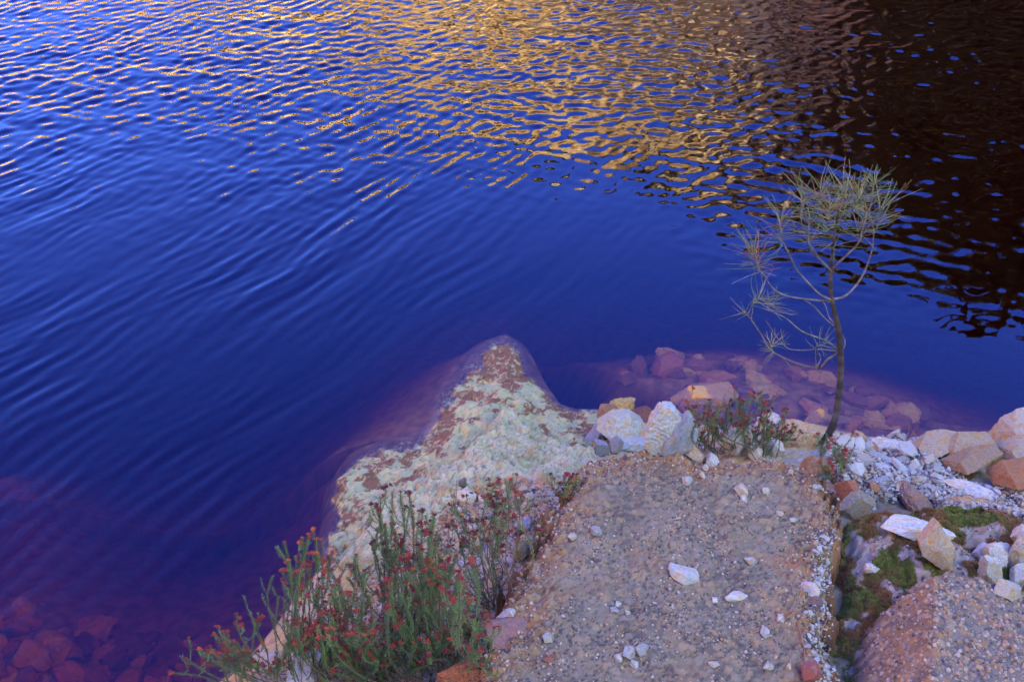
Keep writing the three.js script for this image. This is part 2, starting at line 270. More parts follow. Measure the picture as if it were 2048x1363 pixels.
// ------------------------------------------------------------------ the lake
{
  const R = rng(77), comps = [];
  const add = (n, az, spread, l0, l1, slope, env) => { for (let i = 0; i < n; i++) { const a = az + (R() + R() + R() - 1.5) * spread, l = l0 * Math.pow(l1 / l0, R()), k = 2 * Math.PI / l; comps.push({ kx: Math.sin(a * D2R) * k, kz: -Math.cos(a * D2R) * k, a: slope / Math.sqrt(n) / k * 1.4, p: R() * 6.283, env }); } };
  add(30, 122, 12, 0.046, 0.10, 0.041, 0);   // the wind ripples that run to the shore
  add(8, 124, 20, 0.14, 0.35, 0.013, 0);
  add(36, 158, 70, 0.048, 0.12, 0.074, 1);   // crossing ripples farther out
  add(10, 175, 80, 0.2, 0.5, 0.02, 1);
  const waterH = (x, z) => {
    const wx = x + 0.022 * N2(x * 1.1, z * 1.1), wz = z + 0.022 * N2(x * 1.1 + 50, z * 1.1);
    const out = sstep(-1.6, -4.0, z), far = sstep(-3.5, -5.6, z + 0.2 * x), cove = sstep(0.15, 0.5, x) * sstep(-3.9, -2.9, z), lee = (1 - 0.9 * cove) * (0.25 + 0.75 * sstep(0.0, 0.45, -polyDist(PROMONTORY, x, z)));
    const e0 = lee * (0.30 + 0.70 * sstep(0.9, -0.9, x + 0.12 * (z + 4)) * (1.0 + 0.1 * out)) * (0.8 + 0.6 * N2(x * 0.8, z * 0.8 + 20)) * sstep(14, 8, Math.abs(x) - z * 0.4);
    const e1 = lee * (0.05 + 0.95 * Math.max(far, 0.75 * sstep(0.4, 1.3, x) * sstep(-2.3, -3.6, z))) * (0.85 + 0.4 * N2(x * 0.6 + 9, z * 0.6));
    let s = 0;
    for (const c of comps) { const q = Math.sin(c.kx * wx + c.kz * wz + c.p); s += c.a * (c.env ? e1 : e0) * (q + 0.25 * q * Math.abs(q)); }
    return s;
  };
  const x0 = -3.7, x1 = 3.7, z0 = -7.4, z1 = -0.9, nx = 720, nz = 640, dx = (x1 - x0) / nx, dz = (z1 - z0) / nz;
  const pos = [], nor = [], idx = [], hh = new Float32Array((nx + 1) * (nz + 1));
  for (let j = 0; j <= nz; j++) for (let i = 0; i <= nx; i++) { const x = x0 + i * dx, z = z0 + j * dz; hh[j * (nx + 1) + i] = waterH(x, z) * sstep(0, 0.5, Math.min(x - x0, x1 - x, z - z0, z1 - z)); }
  for (let j = 0; j <= nz; j++) for (let i = 0; i <= nx; i++) {
    const at = (a, b) => hh[clamp(b, 0, nz) * (nx + 1) + clamp(a, 0, nx)];
    const hx = (at(i + 1, j) - at(i - 1, j)) / (2 * dx), hz = (at(i, j + 1) - at(i, j - 1)) / (2 * dz), L = Math.hypot(hx, 1, hz);
    pos.push(x0 + i * dx, at(i, j), z0 + j * dz); nor.push(-hx / L, 1 / L, -hz / L);
    if (i && j) { const k = j * (nx + 1) + i, p = k - nx - 1; idx.push(p - 1, k - 1, p, p, k - 1, k); }
  }
  // the calm rest of the lake, its sides and its underside close the body of water
  const flat = (a, b, c, d) => { const n = b.clone().sub(a).cross(d.clone().sub(a)).normalize(), k = pos.length / 3; for (const p of [a, b, c, d]) { pos.push(p.x, p.y, p.z); nor.push(n.x, n.y, n.z); } idx.push(k, k + 1, k + 2, k, k + 2, k + 3); };
  const X0 = -60, X1 = 60, Z0 = -70, Z1 = 6, Y = -6;
  const top = (a, b, c, d) => flat(V(a, 0, d), V(b, 0, d), V(b, 0, c), V(a, 0, c));
  top(X0, X1, Z0, z0); top(X0, X1, z1, Z1); top(X0, x0, z0, z1); top(x1, X1, z0, z1);
  flat(V(X0, Y, Z0), V(X1, Y, Z0), V(X1, Y, Z1), V(X0, Y, Z1));
  flat(V(X0, Y, Z1), V(X1, Y, Z1), V(X1, 0, Z1), V(X0, 0, Z1)); flat(V(X1, Y, Z0), V(X0, Y, Z0), V(X0, 0, Z0), V(X1, 0, Z0));
  flat(V(X1, Y, Z1), V(X1, Y, Z0), V(X1, 0, Z0), V(X1, 0, Z1)); flat(V(X0, Y, Z0), V(X0, Y, Z1), V(X0, 0, Z1), V(X0, 0, Z0));
  const g = new THREE.BufferGeometry();
  g.setAttribute('position', new THREE.Float32BufferAttribute(pos, 3)); g.setAttribute('normal', new THREE.Float32BufferAttribute(nor, 3)); g.setIndex(idx);
  const water = structure('lake_water', g, new THREE.MeshPhysicalMaterial({ color: 0xffffff, roughness: 0.0, transmission: 1, thickness: 1, ior: 1.38, attenuationColor: lin(0.65, 0.37, 0.12), attenuationDistance: 0.4 }));
  water.userData.label = 'rust-red lake water rippled by wind and mirroring the blue sky';
}
// ------------------------------------------------------------------ old concrete: pebbly slabs lying on the bank
const PX = (px, py, h) => P(px, py, h);
function cells(x, z, size, seed) { // nearest pebble centre: [distance / size, random a, random b]
  const u = x / size, v = z / size, i0 = Math.floor(u), j0 = Math.floor(v); let best = 9, A = 0, B = 0;
  for (let j = j0 - 1; j <= j0 + 1; j++) for (let i = i0 - 1; i <= i0 + 1; i++) {
    let h = Math.imul(i * 374761393 + j * 668265263 + seed * 982451653, 1274126177); h = (h ^ (h >>> 13)) >>> 0; h = Math.imul(h, 2246822519) >>> 0;
    const a = (h & 1023) / 1023, b = ((h >>> 10) & 1023) / 1023, c = ((h >>> 20) & 1023) / 1023, d = Math.hypot(u - i - 0.15 - 0.7 * a, v - j - 0.15 - 0.7 * b);
    if (d < best) { best = d; A = c; B = (a * 7.31 + b * 3.7) % 1; }
  }
  return [best, A, B];
}
function sheet(poly, reach, step, top, color, uvk = 4) { // a dense sheet over an outline, TOP(x, z, distance inside) gives its height
  let xa = 1e9, xb = -1e9, za = 1e9, zb = -1e9;
  for (const p of poly) { xa = Math.min(xa, p.x - reach); xb = Math.max(xb, p.x + reach); za = Math.min(za, p.z - reach); zb = Math.max(zb, p.z + reach); }
  const nx = Math.ceil((xb - xa) / step), nz = Math.ceil((zb - za) / step), pos = [], col = [], uv = [], idx = [], id = new Int32Array((nx + 1) * (nz + 1)).fill(-1);
  for (let j = 0; j <= nz; j++) for (let i = 0; i <= nx; i++) {
    const x = xa + i * step, z = za + j * step, d = polyDist(poly, x, z); if (d < -reach) continue;
    const y = top(x, z, d); id[j * (nx + 1) + i] = pos.length / 3; pos.push(x, y, z); col.push(...color(x, z, d, y)); uv.push(x * uvk, z * uvk);
    if (i && j) { const a = id[(j - 1) * (nx + 1) + i - 1], b = id[(j - 1) * (nx + 1) + i], c = id[j * (nx + 1) + i - 1], e = id[j * (nx + 1) + i]; if (a >= 0 && b >= 0 && c >= 0) idx.push(a, c, b); if (b >= 0 && c >= 0) idx.push(b, c, e); }
  }
  const g = new THREE.BufferGeometry();
  g.setAttribute('position', new THREE.Float32BufferAttribute(pos, 3)); g.setAttribute('color', new THREE.Float32BufferAttribute(col, 3)); g.setAttribute('uv', new THREE.Float32BufferAttribute(uv, 2)); g.setIndex(idx); g.computeVertexNormals(); return g;
}
const rk = structure('bedrock_promontory', sheet(PROMONTORY, 0.012, 0.0036, (x, z, d) => { const b = baseH(x, z), up = sstep(0.04, 0.1, b); return b + detail(x, z, b) + 0.0015 - 0.02 * sstep(0.0, -0.012, d) + (0.0012 + 0.0028 * up) * fbm2(x * 70, z * 70, 3) + 0.006 * up * (0.5 - Math.abs(fbm2(x * 26 + 7, z * 34, 3))) - 0.004 * up * sstep(0.35, 0.6, N2(x * 80, z * 80)); }, (x, z, d, y) => shoreColor(x, z, y)), shoreMat);
rk.userData.label = 'pale green rust-stained bedrock tongue running down into the red lake';
const roughMat = new THREE.MeshStandardMaterial({ vertexColors: true, roughness: 0.95, bumpMap: GRAIN, bumpScale: 0.0008 });
const SLAB = [[880, 1440, .5], [945, 1363, .5], [992, 1310, .5], [1030, 1262, .5], [1040, 1190, .5], [1062, 1130, .5], [1082, 1085, .5], [1118, 1020, .5], [1142, 978, .5], [1160, 946, .5], [1205, 912, .5], [1250, 894, .5], [1300, 897, .5], [1370, 912, .5], [1420, 915, .5], [1470, 913, .5], [1540, 912, .5], [1585, 924, .5], [1625, 950, .5], [1655, 985, .5], [1680, 1020, .5], [1668, 1070, .5], [1640, 1130, .5], [1632, 1230, .5], [1650, 1363, .5], [1665, 1500, .5], [1680, 1800, .5], [700, 1800, .5]].map((a) => PX(...a));
function slabTop(x, z) {
  const d = polyDist(SLAB, x, z) + 0.03 * fbm2(x * 7, z * 7, 2) + 0.014 * fbm2(x * 22, z * 22, 3) + 0.006 * N2(x * 70, z * 70);
  const edge = 1 - sstep(-0.095, 0.03, d), rim = 1 - sstep(0.02, 0.10, d);
  const [cd, ca] = cells(x, z, 0.009, 3), [cd2, ca2] = cells(x + 3, z, 0.017, 8), [cd3, ca3] = cells(x + 7, z + 2, 0.011, 21);
  let y = 0.497 + 0.008 * fbm2(x * 4, z * 4, 3) + 0.0018 * fbm2(x * 28, z * 28, 3) - 0.004 * sstep(0.5, 0.9, Math.sin(x * 34 + 0.6 * N2(x * 3, z * 2)));
  const loose = (1 - edge) * (0.5 + 0.5 * rim) + 0.4 * sstep(0.1, 0.5, N2(x * 5 + 4, z * 5));
  if (ca > 0.35) y += loose * 0.0026 * Math.sqrt(Math.max(0, 0.26 - cd * cd));
  if (ca2 > 0.72) y += loose * 0.007 * Math.sqrt(Math.max(0, 0.2 - cd2 * cd2));
  y -= 0.0035 * sstep(0.32, 0.56, fbm2(x * 85, z * 85, 2) + 0.35 * fbm2(x * 9 + 2, z * 9, 3));
  y += rim * 0.012 * fbm2(x * 26 + 3, z * 26, 4) + edge * 0.02 * fbm2(x * 45, z * 45, 3);
  return y - edge * edge * (0.30 + 0.03 * N2(x * 14, z * 14)) - 0.012 * edge;
}
function slabColor(x, z, d) {
  const [cd, ca, cb] = cells(x, z, 0.009, 3), [cd2, ca2, cb2] = cells(x + 3, z, 0.017, 8), [cd3, ca3] = cells(x + 7, z + 2, 0.011, 21), n = fbm2(x * 8, z * 8, 4), m = fbm2(x * 40, z * 40, 3);
  let c = mix3([0.195, 0.150, 0.080], [0.168, 0.142, 0.092], sstep(-0.3, 0.3, n));
  c = mix3(c, [0.26, 0.215, 0.135], 0.6 * sstep(0.0, 0.5, m));
  c = mix3(c, [0.10, 0.078, 0.055], 0.7 * sstep(0.1, 0.5, fbm2(x * 6 + 9, z * 4, 4) + 0.35 * m));
  c = mix3(c, [0.05, 0.04, 0.03], 0.85 * sstep(0.34, 0.54, fbm2(x * 85, z * 85, 2) + 0.35 * fbm2(x * 9 + 2, z * 9, 3)));  // relief pits darkened in colour, painting in the shade inside them
  c = mix3(c, [0.30, 0.25, 0.16], 0.5 * sstep(0.15, 0.5, fbm2(x * 4 - 7, z * 5 + 3, 4)));
  c = mix3(c, [0.20, 0.10, 0.045], 0.5 * sstep(0.2, 0.5, fbm2(x * 5 + 31, z * 5, 4)));
  c = mix3(c, [0.09, 0.072, 0.05], 0.35 * sstep(0.55, 0.95, Math.sin(x * 34 + 0.6 * N2(x * 3, z * 2)) + 0.3 * m));
  const brown = sstep(0.085, 0.0, d + 0.04 * n - 0.01);
  c = mix3(c, [0.30, 0.125, 0.042], 0.85 * brown);
  if (d > -0.02 && ca > 0.35 && cd < 0.5) c = mix3(c, cb < 0.22 ? [0.09, 0.068, 0.05] : cb < 0.7 ? [0.25, 0.185, 0.105] : [0.33, 0.205, 0.085], 0.55);
  if (d > -0.02 && ca2 > 0.72 && cd2 < 0.44) c = mix3(c, cb2 < 0.5 ? [0.32, 0.22, 0.11] : [0.24, 0.19, 0.13], 0.8);
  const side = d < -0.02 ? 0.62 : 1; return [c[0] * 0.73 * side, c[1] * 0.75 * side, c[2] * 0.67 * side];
}
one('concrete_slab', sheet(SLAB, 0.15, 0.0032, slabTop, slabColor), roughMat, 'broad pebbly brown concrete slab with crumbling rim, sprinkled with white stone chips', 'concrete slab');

const MOSSY = [[1668, 1060, .42], [1700, 1040, .42], [1760, 1032, .42], [1850, 1020, .42], [1960, 1014, .42], [2048, 1020, .42], [2160, 1040, .42], [2170, 1260, .42], [1960, 1230, .42], [1800, 1250, .42], [1760, 1363, .42], [1740, 1460, .42], [1655, 1460, .42], [1662, 1300, .42], [1668, 1180, .42]].map((a) => PX(...a));
const ridgeA = PX(1735, 1065, .44), ridgeB = PX(1755, 1230, .44);
function mossyTop(x, z) {
  const d = polyDist(MOSSY, x, z) + 0.014 * fbm2(x * 16, z * 16, 3);
  const t = clamp((z - ridgeA.z) / (ridgeB.z - ridgeA.z), -0.5, 2), rx = lerp(ridgeA.x, ridgeB.x, t), left = sstep(0.02, -0.095, x - rx + 0.016 * fbm2(x * 9, z * 14, 3));
  const lumps = 1 - Math.abs(fbm2(x * 11 + 3, z * 9, 3));
  let y = 0.474 + 0.02 * fbm2(x * 6, z * 6, 3) + 0.022 * (lumps - 0.75) * (0.6 + left) + 0.004 * fbm2(x * 45, z * 45, 3) - 0.006 * sstep(0.3, 0.6, N2(x * 30, z * 30));
  const back = sstep(PX(1800, 1060, .44).z, PX(1800, 1022, .44).z, z);  // stepped layers along the far edge
  y -= back * (0.03 + 0.02 * Math.floor(3 * back) / 3 + 0.012 * N2(x * 5, z * 40));
  y -= left * 0.08;
  return y - (1 - sstep(-0.06, 0.02, d)) * 0.18;
}
function mossMask(x, z) {
  const t = clamp((z - ridgeA.z) / (ridgeB.z - ridgeA.z), -0.5, 2), rx = lerp(ridgeA.x, ridgeB.x, t), left = sstep(-0.01, -0.05, x - rx), toe = sstep(-0.075, -0.1, x - rx);
  const back = sstep(PX(1800, 1075, .44).z, PX(1800, 1030, .44).z, z) ;
  const n = fbm2(x * 12 + 60, z * 9, 3);
  return n + 0.40 * left * (1 - toe) + 0.75 * toe + 0.36 * back + 0.24 - 0.3 * sstep(0.2, 0.6, N2(x * 7, z * 5));
}
function mossyColor(x, z) {
  const n = fbm2(x * 9, z * 9, 4), m = fbm2(x * 42, z * 42, 3);
  let c = mix3([0.22, 0.185, 0.12], [0.25, 0.175, 0.10], sstep(-0.2, 0.3, n));
  c = mix3(c, [0.28, 0.255, 0.18], sstep(0.05, 0.5, m));
  c = mix3(c, [0.11, 0.095, 0.07], 0.6 * sstep(0.15, 0.5, fbm2(x * 25 + 7, z * 25, 3)));
  const moss = sstep(0.05, 0.2, mossMask(x, z));
  return mix3(c, mix3([0.095, 0.11, 0.018], [0.16, 0.085, 0.025], sstep(-0.1, 0.35, fbm2(x * 8 + 30, z * 8, 3))), moss);
}
one('mossy_concrete_block', sheet(MOSSY, 0.07, 0.004, mossyTop, mossyColor), roughMat, 'lumpy weathered concrete block covered in green and brown moss, beside the broad slab', 'concrete block');

const LUMP = [[1868, 1158, .55], [1800, 1180, .53], [1755, 1225, .5], [1735, 1290, .5], [1725, 1363, .5], [1715, 1480, .5], [1720, 1700, .5], [2300, 1700, .5], [2300, 1230, .5], [2100, 1205, .53], [2000, 1178, .55], [1930, 1160, .55]].map((a) => PX(...a));
const lumpA = PX(1868, 1158, .55), lumpB = PX(1862, 1363, .58);
function lumpTop(x, z) {
  const d = polyDist(LUMP, x, z) + 0.01 * fbm2(x * 24, z * 24, 3), t = (z - lumpA.z) / (lumpB.z - lumpA.z), rx = lerp(lumpA.x, lumpB.x, t), s = x - rx;
  let y = 0.565 + 0.01 * fbm2(x * 7, z * 7, 3) - (s < 0 ? -s * 1.15 : 0.10 * s) + 0.02 * clamp(t);
  const [cd, ca] = cells(x, z, 0.016, 5), [cd2, ca2] = cells(x + 1, z, 0.009, 9);
  if (ca > 0.4) y += 0.007 * Math.sqrt(Math.max(0, 0.24 - cd * cd)); if (ca2 > 0.3) y += 0.0025 * Math.sqrt(Math.max(0, 0.26 - cd2 * cd2));
  const e = 1 - sstep(-0.06, 0.018, d); return y - e * e * 0.22;
}
function lumpColor(x, z, d) {
  const [cd, ca, cb] = cells(x, z, 0.016, 5), [cd2, ca2, cb2] = cells(x + 1, z, 0.009, 9), t = (z - lumpA.z) / (lumpB.z - lumpA.z), s = x - lerp(lumpA.x, lumpB.x, t), n = fbm2(x * 10, z * 10, 4);
  let c = mix3([0.23, 0.135, 0.058], [0.185, 0.16, 0.115], sstep(-0.015, 0.03, s + 0.02 * n));
  c = mix3(c, [0.10, 0.082, 0.06], 0.7 * sstep(0.05, 0.45, fbm2(x * 20, z * 20, 3)));
  if (ca > 0.4 && cd < 0.46) c = mix3(c, cb < 0.4 ? [0.33, 0.17, 0.06] : cb < 0.75 ? [0.32, 0.24, 0.14] : [0.14, 0.11, 0.085], 0.8);
  else if (ca2 > 0.3 && cd2 < 0.5) c = mix3(c, cb2 < 0.5 ? [0.28, 0.19, 0.10] : [0.16, 0.125, 0.095], 0.6);
  return [c[0] * 0.78, c[1] * 0.8, c[2] * 0.7];
}
one('pebble_concrete_lump', sheet(LUMP, 0.07, 0.0034, lumpTop, lumpColor), roughMat, 'coarse pebble concrete lump with a sharp brown edge in the lower right corner', 'concrete block');
const topAll = (x, z) => Math.max(H(x, z), polyDist(SLAB, x, z) > -0.14 ? slabTop(x, z) : -9, polyDist(MOSSY, x, z) > -0.06 ? mossyTop(x, z) : -9, polyDist(LUMP, x, z) > -0.06 ? lumpTop(x, z) : -9);
const land = (px, py) => hit(px, py, topAll);

// ------------------------------------------------------------------ stones
const MOTTLE = (() => { const n = 256, d = new Uint8Array(n * n * 4); for (let j = 0; j < n; j++) for (let i = 0; i < n; i++) { const u = i / n, v = j / n, a = tn(u, v, 9), b = tn(v, u, 34), w = 232 + 14 * b + 16 * a, k = sstep(0.12, 0.5, a + 0.4 * b), o = (j * n + i) * 4; d[o] = clamp(w, 0, 255); d[o + 1] = clamp(w - 26 * k, 0, 255); d[o + 2] = clamp(w - 62 * k, 0, 255); d[o + 3] = 255; } const t = new THREE.DataTexture(d, n, n); t.wrapS = t.wrapT = THREE.RepeatWrapping; t.magFilter = t.minFilter = THREE.LinearFilter; t.colorSpace = THREE.SRGBColorSpace; t.needsUpdate = true; return t; })();
const stoneMat = (r, g, b, rough = 0.9, bump = 0.0016) => new THREE.MeshStandardMaterial({ color: lin(r, g, b), map: MOTTLE, roughness: rough, vertexColors: true, bumpMap: GRAIN, bumpScale: bump });
const PALE = [[.38, .40, .33], [.32, .345, .29], [.43, .44, .36], [.26, .285, .25], [.36, .345, .24], [.40, .42, .37]].map((c) => stoneMat(...c, 0.9, 0.0003));
const BUFF = [[.36, .33, .21], [.42, .38, .25], [.31, .28, .17]].map((c) => stoneMat(...c, 0.9, 0.0003));
const TAN = [[.42, .27, .12], [.36, .20, .075], [.40, .33, .19], [.30, .15, .06]].map((c) => stoneMat(...c, 0.9, 0.0003));
const RUST = [[.40, .17, .04], [.28, .11, .03], [.46, .25, .05], [.20, .08, .028], [.50, .32, .07]].map((c) => stoneMat(...c, 0.8, 0.0003));
const GREY = [[.16, .165, .14], [.23, .215, .15], [.19, .15, .10], [.12, .125, .115]].map((c) => stoneMat(...c, 0.9, 0.0003));
const BROWN = [[.20, .085, .045], [.28, .11, .06]].map((c) => stoneMat(...c, 0.9, 0.0003));
const SR = rng(404), pick = (a) => a[Math.floor(SR() * a.length)];
function boxUV(g, k) { const p = g.attributes.position, n = g.attributes.normal, uv = new Float32Array(p.count * 2); for (let i = 0; i < p.count; i++) { const ax = Math.abs(n.getX(i)), ay = Math.abs(n.getY(i)), az = Math.abs(n.getZ(i)), [u, v] = ay >= ax && ay >= az ? [p.getX(i), p.getZ(i)] : ax >= az ? [p.getZ(i), p.getY(i)] : [p.getX(i), p.getY(i)]; uv[i * 2] = u * k; uv[i * 2 + 1] = v * k; } g.setAttribute('uv', new THREE.BufferAttribute(uv, 2)); return g; }
const SHARDS = []; // angular splinters of a unit size
for (let v = 0; v < 14; v++) {
  const R = rng(900 + v), pts = [], thin = 0.25 + 0.45 * R(), taper = R() * 0.6;
  for (let i = 0; i < 13; i++) { const a = i / 13 * 6.283 + R() * 0.5, r = 0.5 * (0.65 + 0.35 * R()), s = i % 2 ? 1 : -1; pts.push(V(r * Math.cos(a) * (1 - taper * 0.5 * Math.sin(a)), s * thin * 0.5 * (0.55 + 0.45 * R()), r * Math.sin(a))); }
  pts.push(V((R() - .5) * .3, thin * 0.6, (R() - .5) * .3), V((R() - .5) * .3, -thin * 0.6, (R() - .5) * .3));
  const g = boxUV(new ConvexGeometry(pts), 1.7), n = g.attributes.position.count, c = new Float32Array(n * 3);
  for (let i = 0; i < n; i++) { const f = 0.9 + 0.2 * R(); c.set([f, f, f], i * 3); }
  g.setAttribute('color', new THREE.BufferAttribute(c, 3)); SHARDS.push(g);
}
function rockGeo(seed, w, h, d, o = {}) { // a boulder cut by planes, roughened; base at y = 0
  const R = rng(seed), planes = [];
  const nP = o.planes ?? 15;
  for (let i = 0; i < nP; i++) { const y = 1 - 2 * (i + 0.5) / nP, a = i * 2.39996 + R() * 0.9, q = Math.sqrt(1 - y * y); planes.push([q * Math.cos(a), y + (R() - .5) * 0.35, q * Math.sin(a), 0.78 + 0.24 * R()]); }
  let g = mergeVertices(new THREE.IcosahedronGeometry(1, o.detail ?? 12).deleteAttribute('uv').deleteAttribute('normal'));
  const p = g.attributes.position, tint = [];
  for (let i = 0; i < p.count; i++) {
    const x = p.getX(i), y = p.getY(i), z = p.getZ(i); let r = 1.35;
    for (const [a, b, c, e] of planes) { const k = a * x + b * y + c * z; if (k > 0.05) r = Math.min(r, e / k); }
    r *= 1 + (o.rough ?? 0.06) * fbm3(x * 2.6 + seed, y * 2.6, z * 2.6, 4) - (o.rough ?? 0.06) * 0.6 * Math.abs(N3(x * 4 + seed, y * 10, z * 4)) + (o.rough ?? 0.06) * 0.25 * N3(x * 14, y * 14 + seed, z * 14);
    let X = x * r, Y = y * r, Z = z * r;
    if (o.taper) { const k = 1 - o.taper * (Y * 0.5 + 0.5); X *= k; Z *= k; }
    p.setXYZ(i, X * w / 2, (Y + 0.85) * h / 1.75, Z * d / 2);
    const a = fbm3(x * 1.6 + seed * 1.7, y * 3.2, z * 1.6, 4), b = fbm3(x * 5 + seed, y * 8, z * 5 - seed, 3), f = 1.02 + 0.34 * b + 0.16 * a, st = 0.85 * sstep(0.08, 0.4, a), dk = 1 - 0.45 * sstep(0.3, 0.55, b - 0.2 * a);
    tint.push(f * dk, f * dk * (1 - 0.24 * st), f * dk * (1 - 0.52 * st));
  }
  g.setAttribute('color', new THREE.Float32BufferAttribute(tint, 3));
  g = toCreasedNormals(g, 0.42); return boxUV(g, 6);
}
const ROUND = [0, 1, 2, 3, 4, 5, 6, 7].map((i) => rockGeo(300 + i * 7, 1, 0.62, 0.9, { detail: 5, planes: 12 + i, rough: 0.1 }).translate(0, -0.3, 0));
// one stone of its own: spot, size in the photograph's pixels, turn, tilt
function stone(px, py, w, h, d, mat, label, o = {}) {
  const at = o.bed ? hit(px, py) : land(px, py), k = at.distanceTo(camera.position) / FPX;
  const g = rockGeo(o.seed ?? Math.round(px * 7 + py), w * k, h * k, d * k, o);
  g.rotateZ(o.lean ?? 0); g.rotateX(o.tip ?? 0); g.rotateY(o.turn ?? SR() * 6.28);
  const m = one(o.name ?? 'stone', g, mat, label, 'stone', o.group);
  m.position.copy(at); m.position.y -= (o.sink ?? 0.12) * h * k; return m;
}
function shard(px, py, size, mats, label, group, o = {}) {
  const at = o.at ?? (o.bed ? hit(px, py) : land(px, py)), k = at.distanceTo(camera.position) / FPX, s = size * k;
  const m = one(o.name ?? 'stone_chip', pick(o.shapes ?? SHARDS), pick(mats), label, 'stone', group);
  m.scale.set(s * (0.8 + 0.5 * SR()), s * (o.flat ?? 0.75) * (0.7 + 0.6 * SR()), s * (0.55 + 0.4 * SR()));
  m.rotation.set((SR() - .5) * (o.tilt ?? 0.5), SR() * 6.28, (SR() - .5) * (o.tilt ?? 0.5));
  m.position.copy(at); m.position.y += (o.lift ?? 0.1) * s; return m;
}
// the spot of the photograph on the upright plane z = Z
function onPlane(px, py, z) { const d = ray(px, py), t = z / d.z; return V(d.x * t, CAM_H + d.y * t, z); }
// a stone whose near face has the outline given in the photograph, DEEP pixels thick
function cutStone(outline, foot, deep, mat, label, o = {}) {
  const base = land(...foot), k = base.distanceTo(camera.position) / FPX, pts = [];
  for (const [x, y, f = 0] of outline) { const p = onPlane(x, y, base.z + f * k).sub(base); pts.push(p.clone(), p.clone().multiplyScalar(o.shrink ?? 0.9).add(V((o.skew ?? 0) * k, -(o.fall ?? 4) * k, -deep * k))); }
  const mid = pts.reduce((a, p) => a.add(p), V(0, 0, 0)).multiplyScalar(1 / pts.length), hull = new ConvexGeometry(pts.map((p) => p.clone().sub(mid))), hp = hull.attributes.position, planes = [];
  for (let i = 0; i < hp.count; i += 3) { const a = V().fromBufferAttribute(hp, i), b = V().fromBufferAttribute(hp, i + 1), c = V().fromBufferAttribute(hp, i + 2), n = b.clone().sub(a).cross(c.clone().sub(a)); if (n.length() > 1e-9) { n.normalize(); planes.push([n, n.dot(a)]); } }
  let g = mergeVertices(new THREE.IcosahedronGeometry(1, o.detail ?? 26).deleteAttribute('uv').deleteAttribute('normal')); const p = g.attributes.position, tint = [], sd = o.seed ?? 1, R0 = o.rough ?? 0.04, size = Math.max(...pts.map((q) => q.distanceTo(mid)));
  for (let i = 0; i < p.count; i++) {
    const v = V().fromBufferAttribute(p, i); let r = 9; for (const [n, d] of planes) { const c = n.dot(v); if (c > 0.02) r = Math.min(r, d / c); }
    const u = v.clone().multiplyScalar(r / size); r *= 1 + R0 * fbm3(u.x * 5 + sd, u.y * 5, u.z * 5, 4) - R0 * 0.7 * Math.abs(N3(u.x * 4 + u.y * 5 + sd, u.y * 2 - u.x, u.z * 7));
    const a = fbm3(u.x * 2.2 + u.y * 3 + sd, u.y - u.x * 2.4, u.z * 3, 4), b = fbm3(u.x * 7 + sd, u.y * 9, u.z * 7, 3), f = 1.02 + 0.3 * b + 0.12 * a, st = 0.9 * sstep(0.08, 0.35, a), dk = 1 - 0.4 * sstep(0.3, 0.55, b);
    tint.push(f * dk, f * dk * (1 - 0.22 * st), f * dk * (1 - 0.5 * st)); v.multiplyScalar(r).add(mid); p.setXYZ(i, v.x, v.y, v.z);
  }
  g.setAttribute('color', new THREE.Float32BufferAttribute(tint, 3)); g = boxUV(toCreasedNormals(g, 0.25), 6);
  const m = one(o.name ?? 'stone', g, mat, label, 'stone'); m.position.copy(base); return m;
}
// shore stones that can each be told apart
cutStone([[1322, 818, -4], [1350, 819, -6], [1374, 848, -4], [1378, 882], [1352, 912, 4], [1298, 910, 6], [1288, 890, 6], [1300, 850], [1330, 862, 10]], [1335, 905], 44, stoneMat(.42, .45, .37), 'tall upright pale blue-white block at the water edge behind the slab', { rough: 0.07, seed: 41, name: 'upright_stone' });
cutStone([[1192, 856], [1226, 834], [1262, 832], [1292, 850], [1268, 884, 40], [1226, 886, 44], [1205, 870, 22]], [1245, 884], 46, stoneMat(.37, .40, .29), 'flat mint-white slab leaning left of the upright pale block', { rough: 0.05, seed: 43, fall: 10 });
cutStone([[1877, 1042, -8], [1868, 1060, -4], [1841, 1090], [1846, 1112, 4], [1884, 1140, 8], [1906, 1142, 6], [1912, 1095, -2], [1894, 1068, -6], [1884, 1100, 10]], [1885, 1138], 30, stoneMat(.42, .36, .235), 'pointed cream stone streaked with ochre standing on the mossy block', { rough: 0.035, seed: 71, name: 'pointed_stone' });
cutStone([[1828, 908], [1866, 882], [1896, 876], [1936, 884, 18], [1884, 914, 62], [1848, 920, 62]], [1870, 918], 34, stoneMat(.36, .31, .17), 'tapering ochre bedrock plate at the water edge on the right', { rough: 0.045, seed: 81, name: 'bedrock_plate', detail: 34, shrink: 0.96, fall: 2 });
cutStone([[1876, 918], [1932, 884], [1990, 884], [1996, 892], [1922, 926, 62]], [1925, 924], 36, stoneMat(.34, .28, .14), 'second ochre bedrock plate overlapping the tapering one', { rough: 0.045, seed: 181, name: 'bedrock_plate', detail: 34, shrink: 0.96, fall: 2 });
cutStone([[1890, 940], [1960, 912], [2008, 906], [2004, 922], [1936, 950, 62]], [1940, 948], 34, stoneMat(.27, .205, .10), 'brown bedrock plate below the ochre plates', { rough: 0.045, seed: 83, name: 'bedrock_plate', detail: 34, shrink: 0.96, fall: 2 });
cutStone([[1994, 898], [2022, 866], [2056, 848], [2110, 836], [2120, 862, 18], [2050, 896, 62]], [2040, 896], 50, stoneMat(.40, .37, .23), 'cream bedrock plate rising to the right edge', { rough: 0.045, seed: 82, name: 'bedrock_plate', detail: 34, shrink: 0.96, fall: 2 });
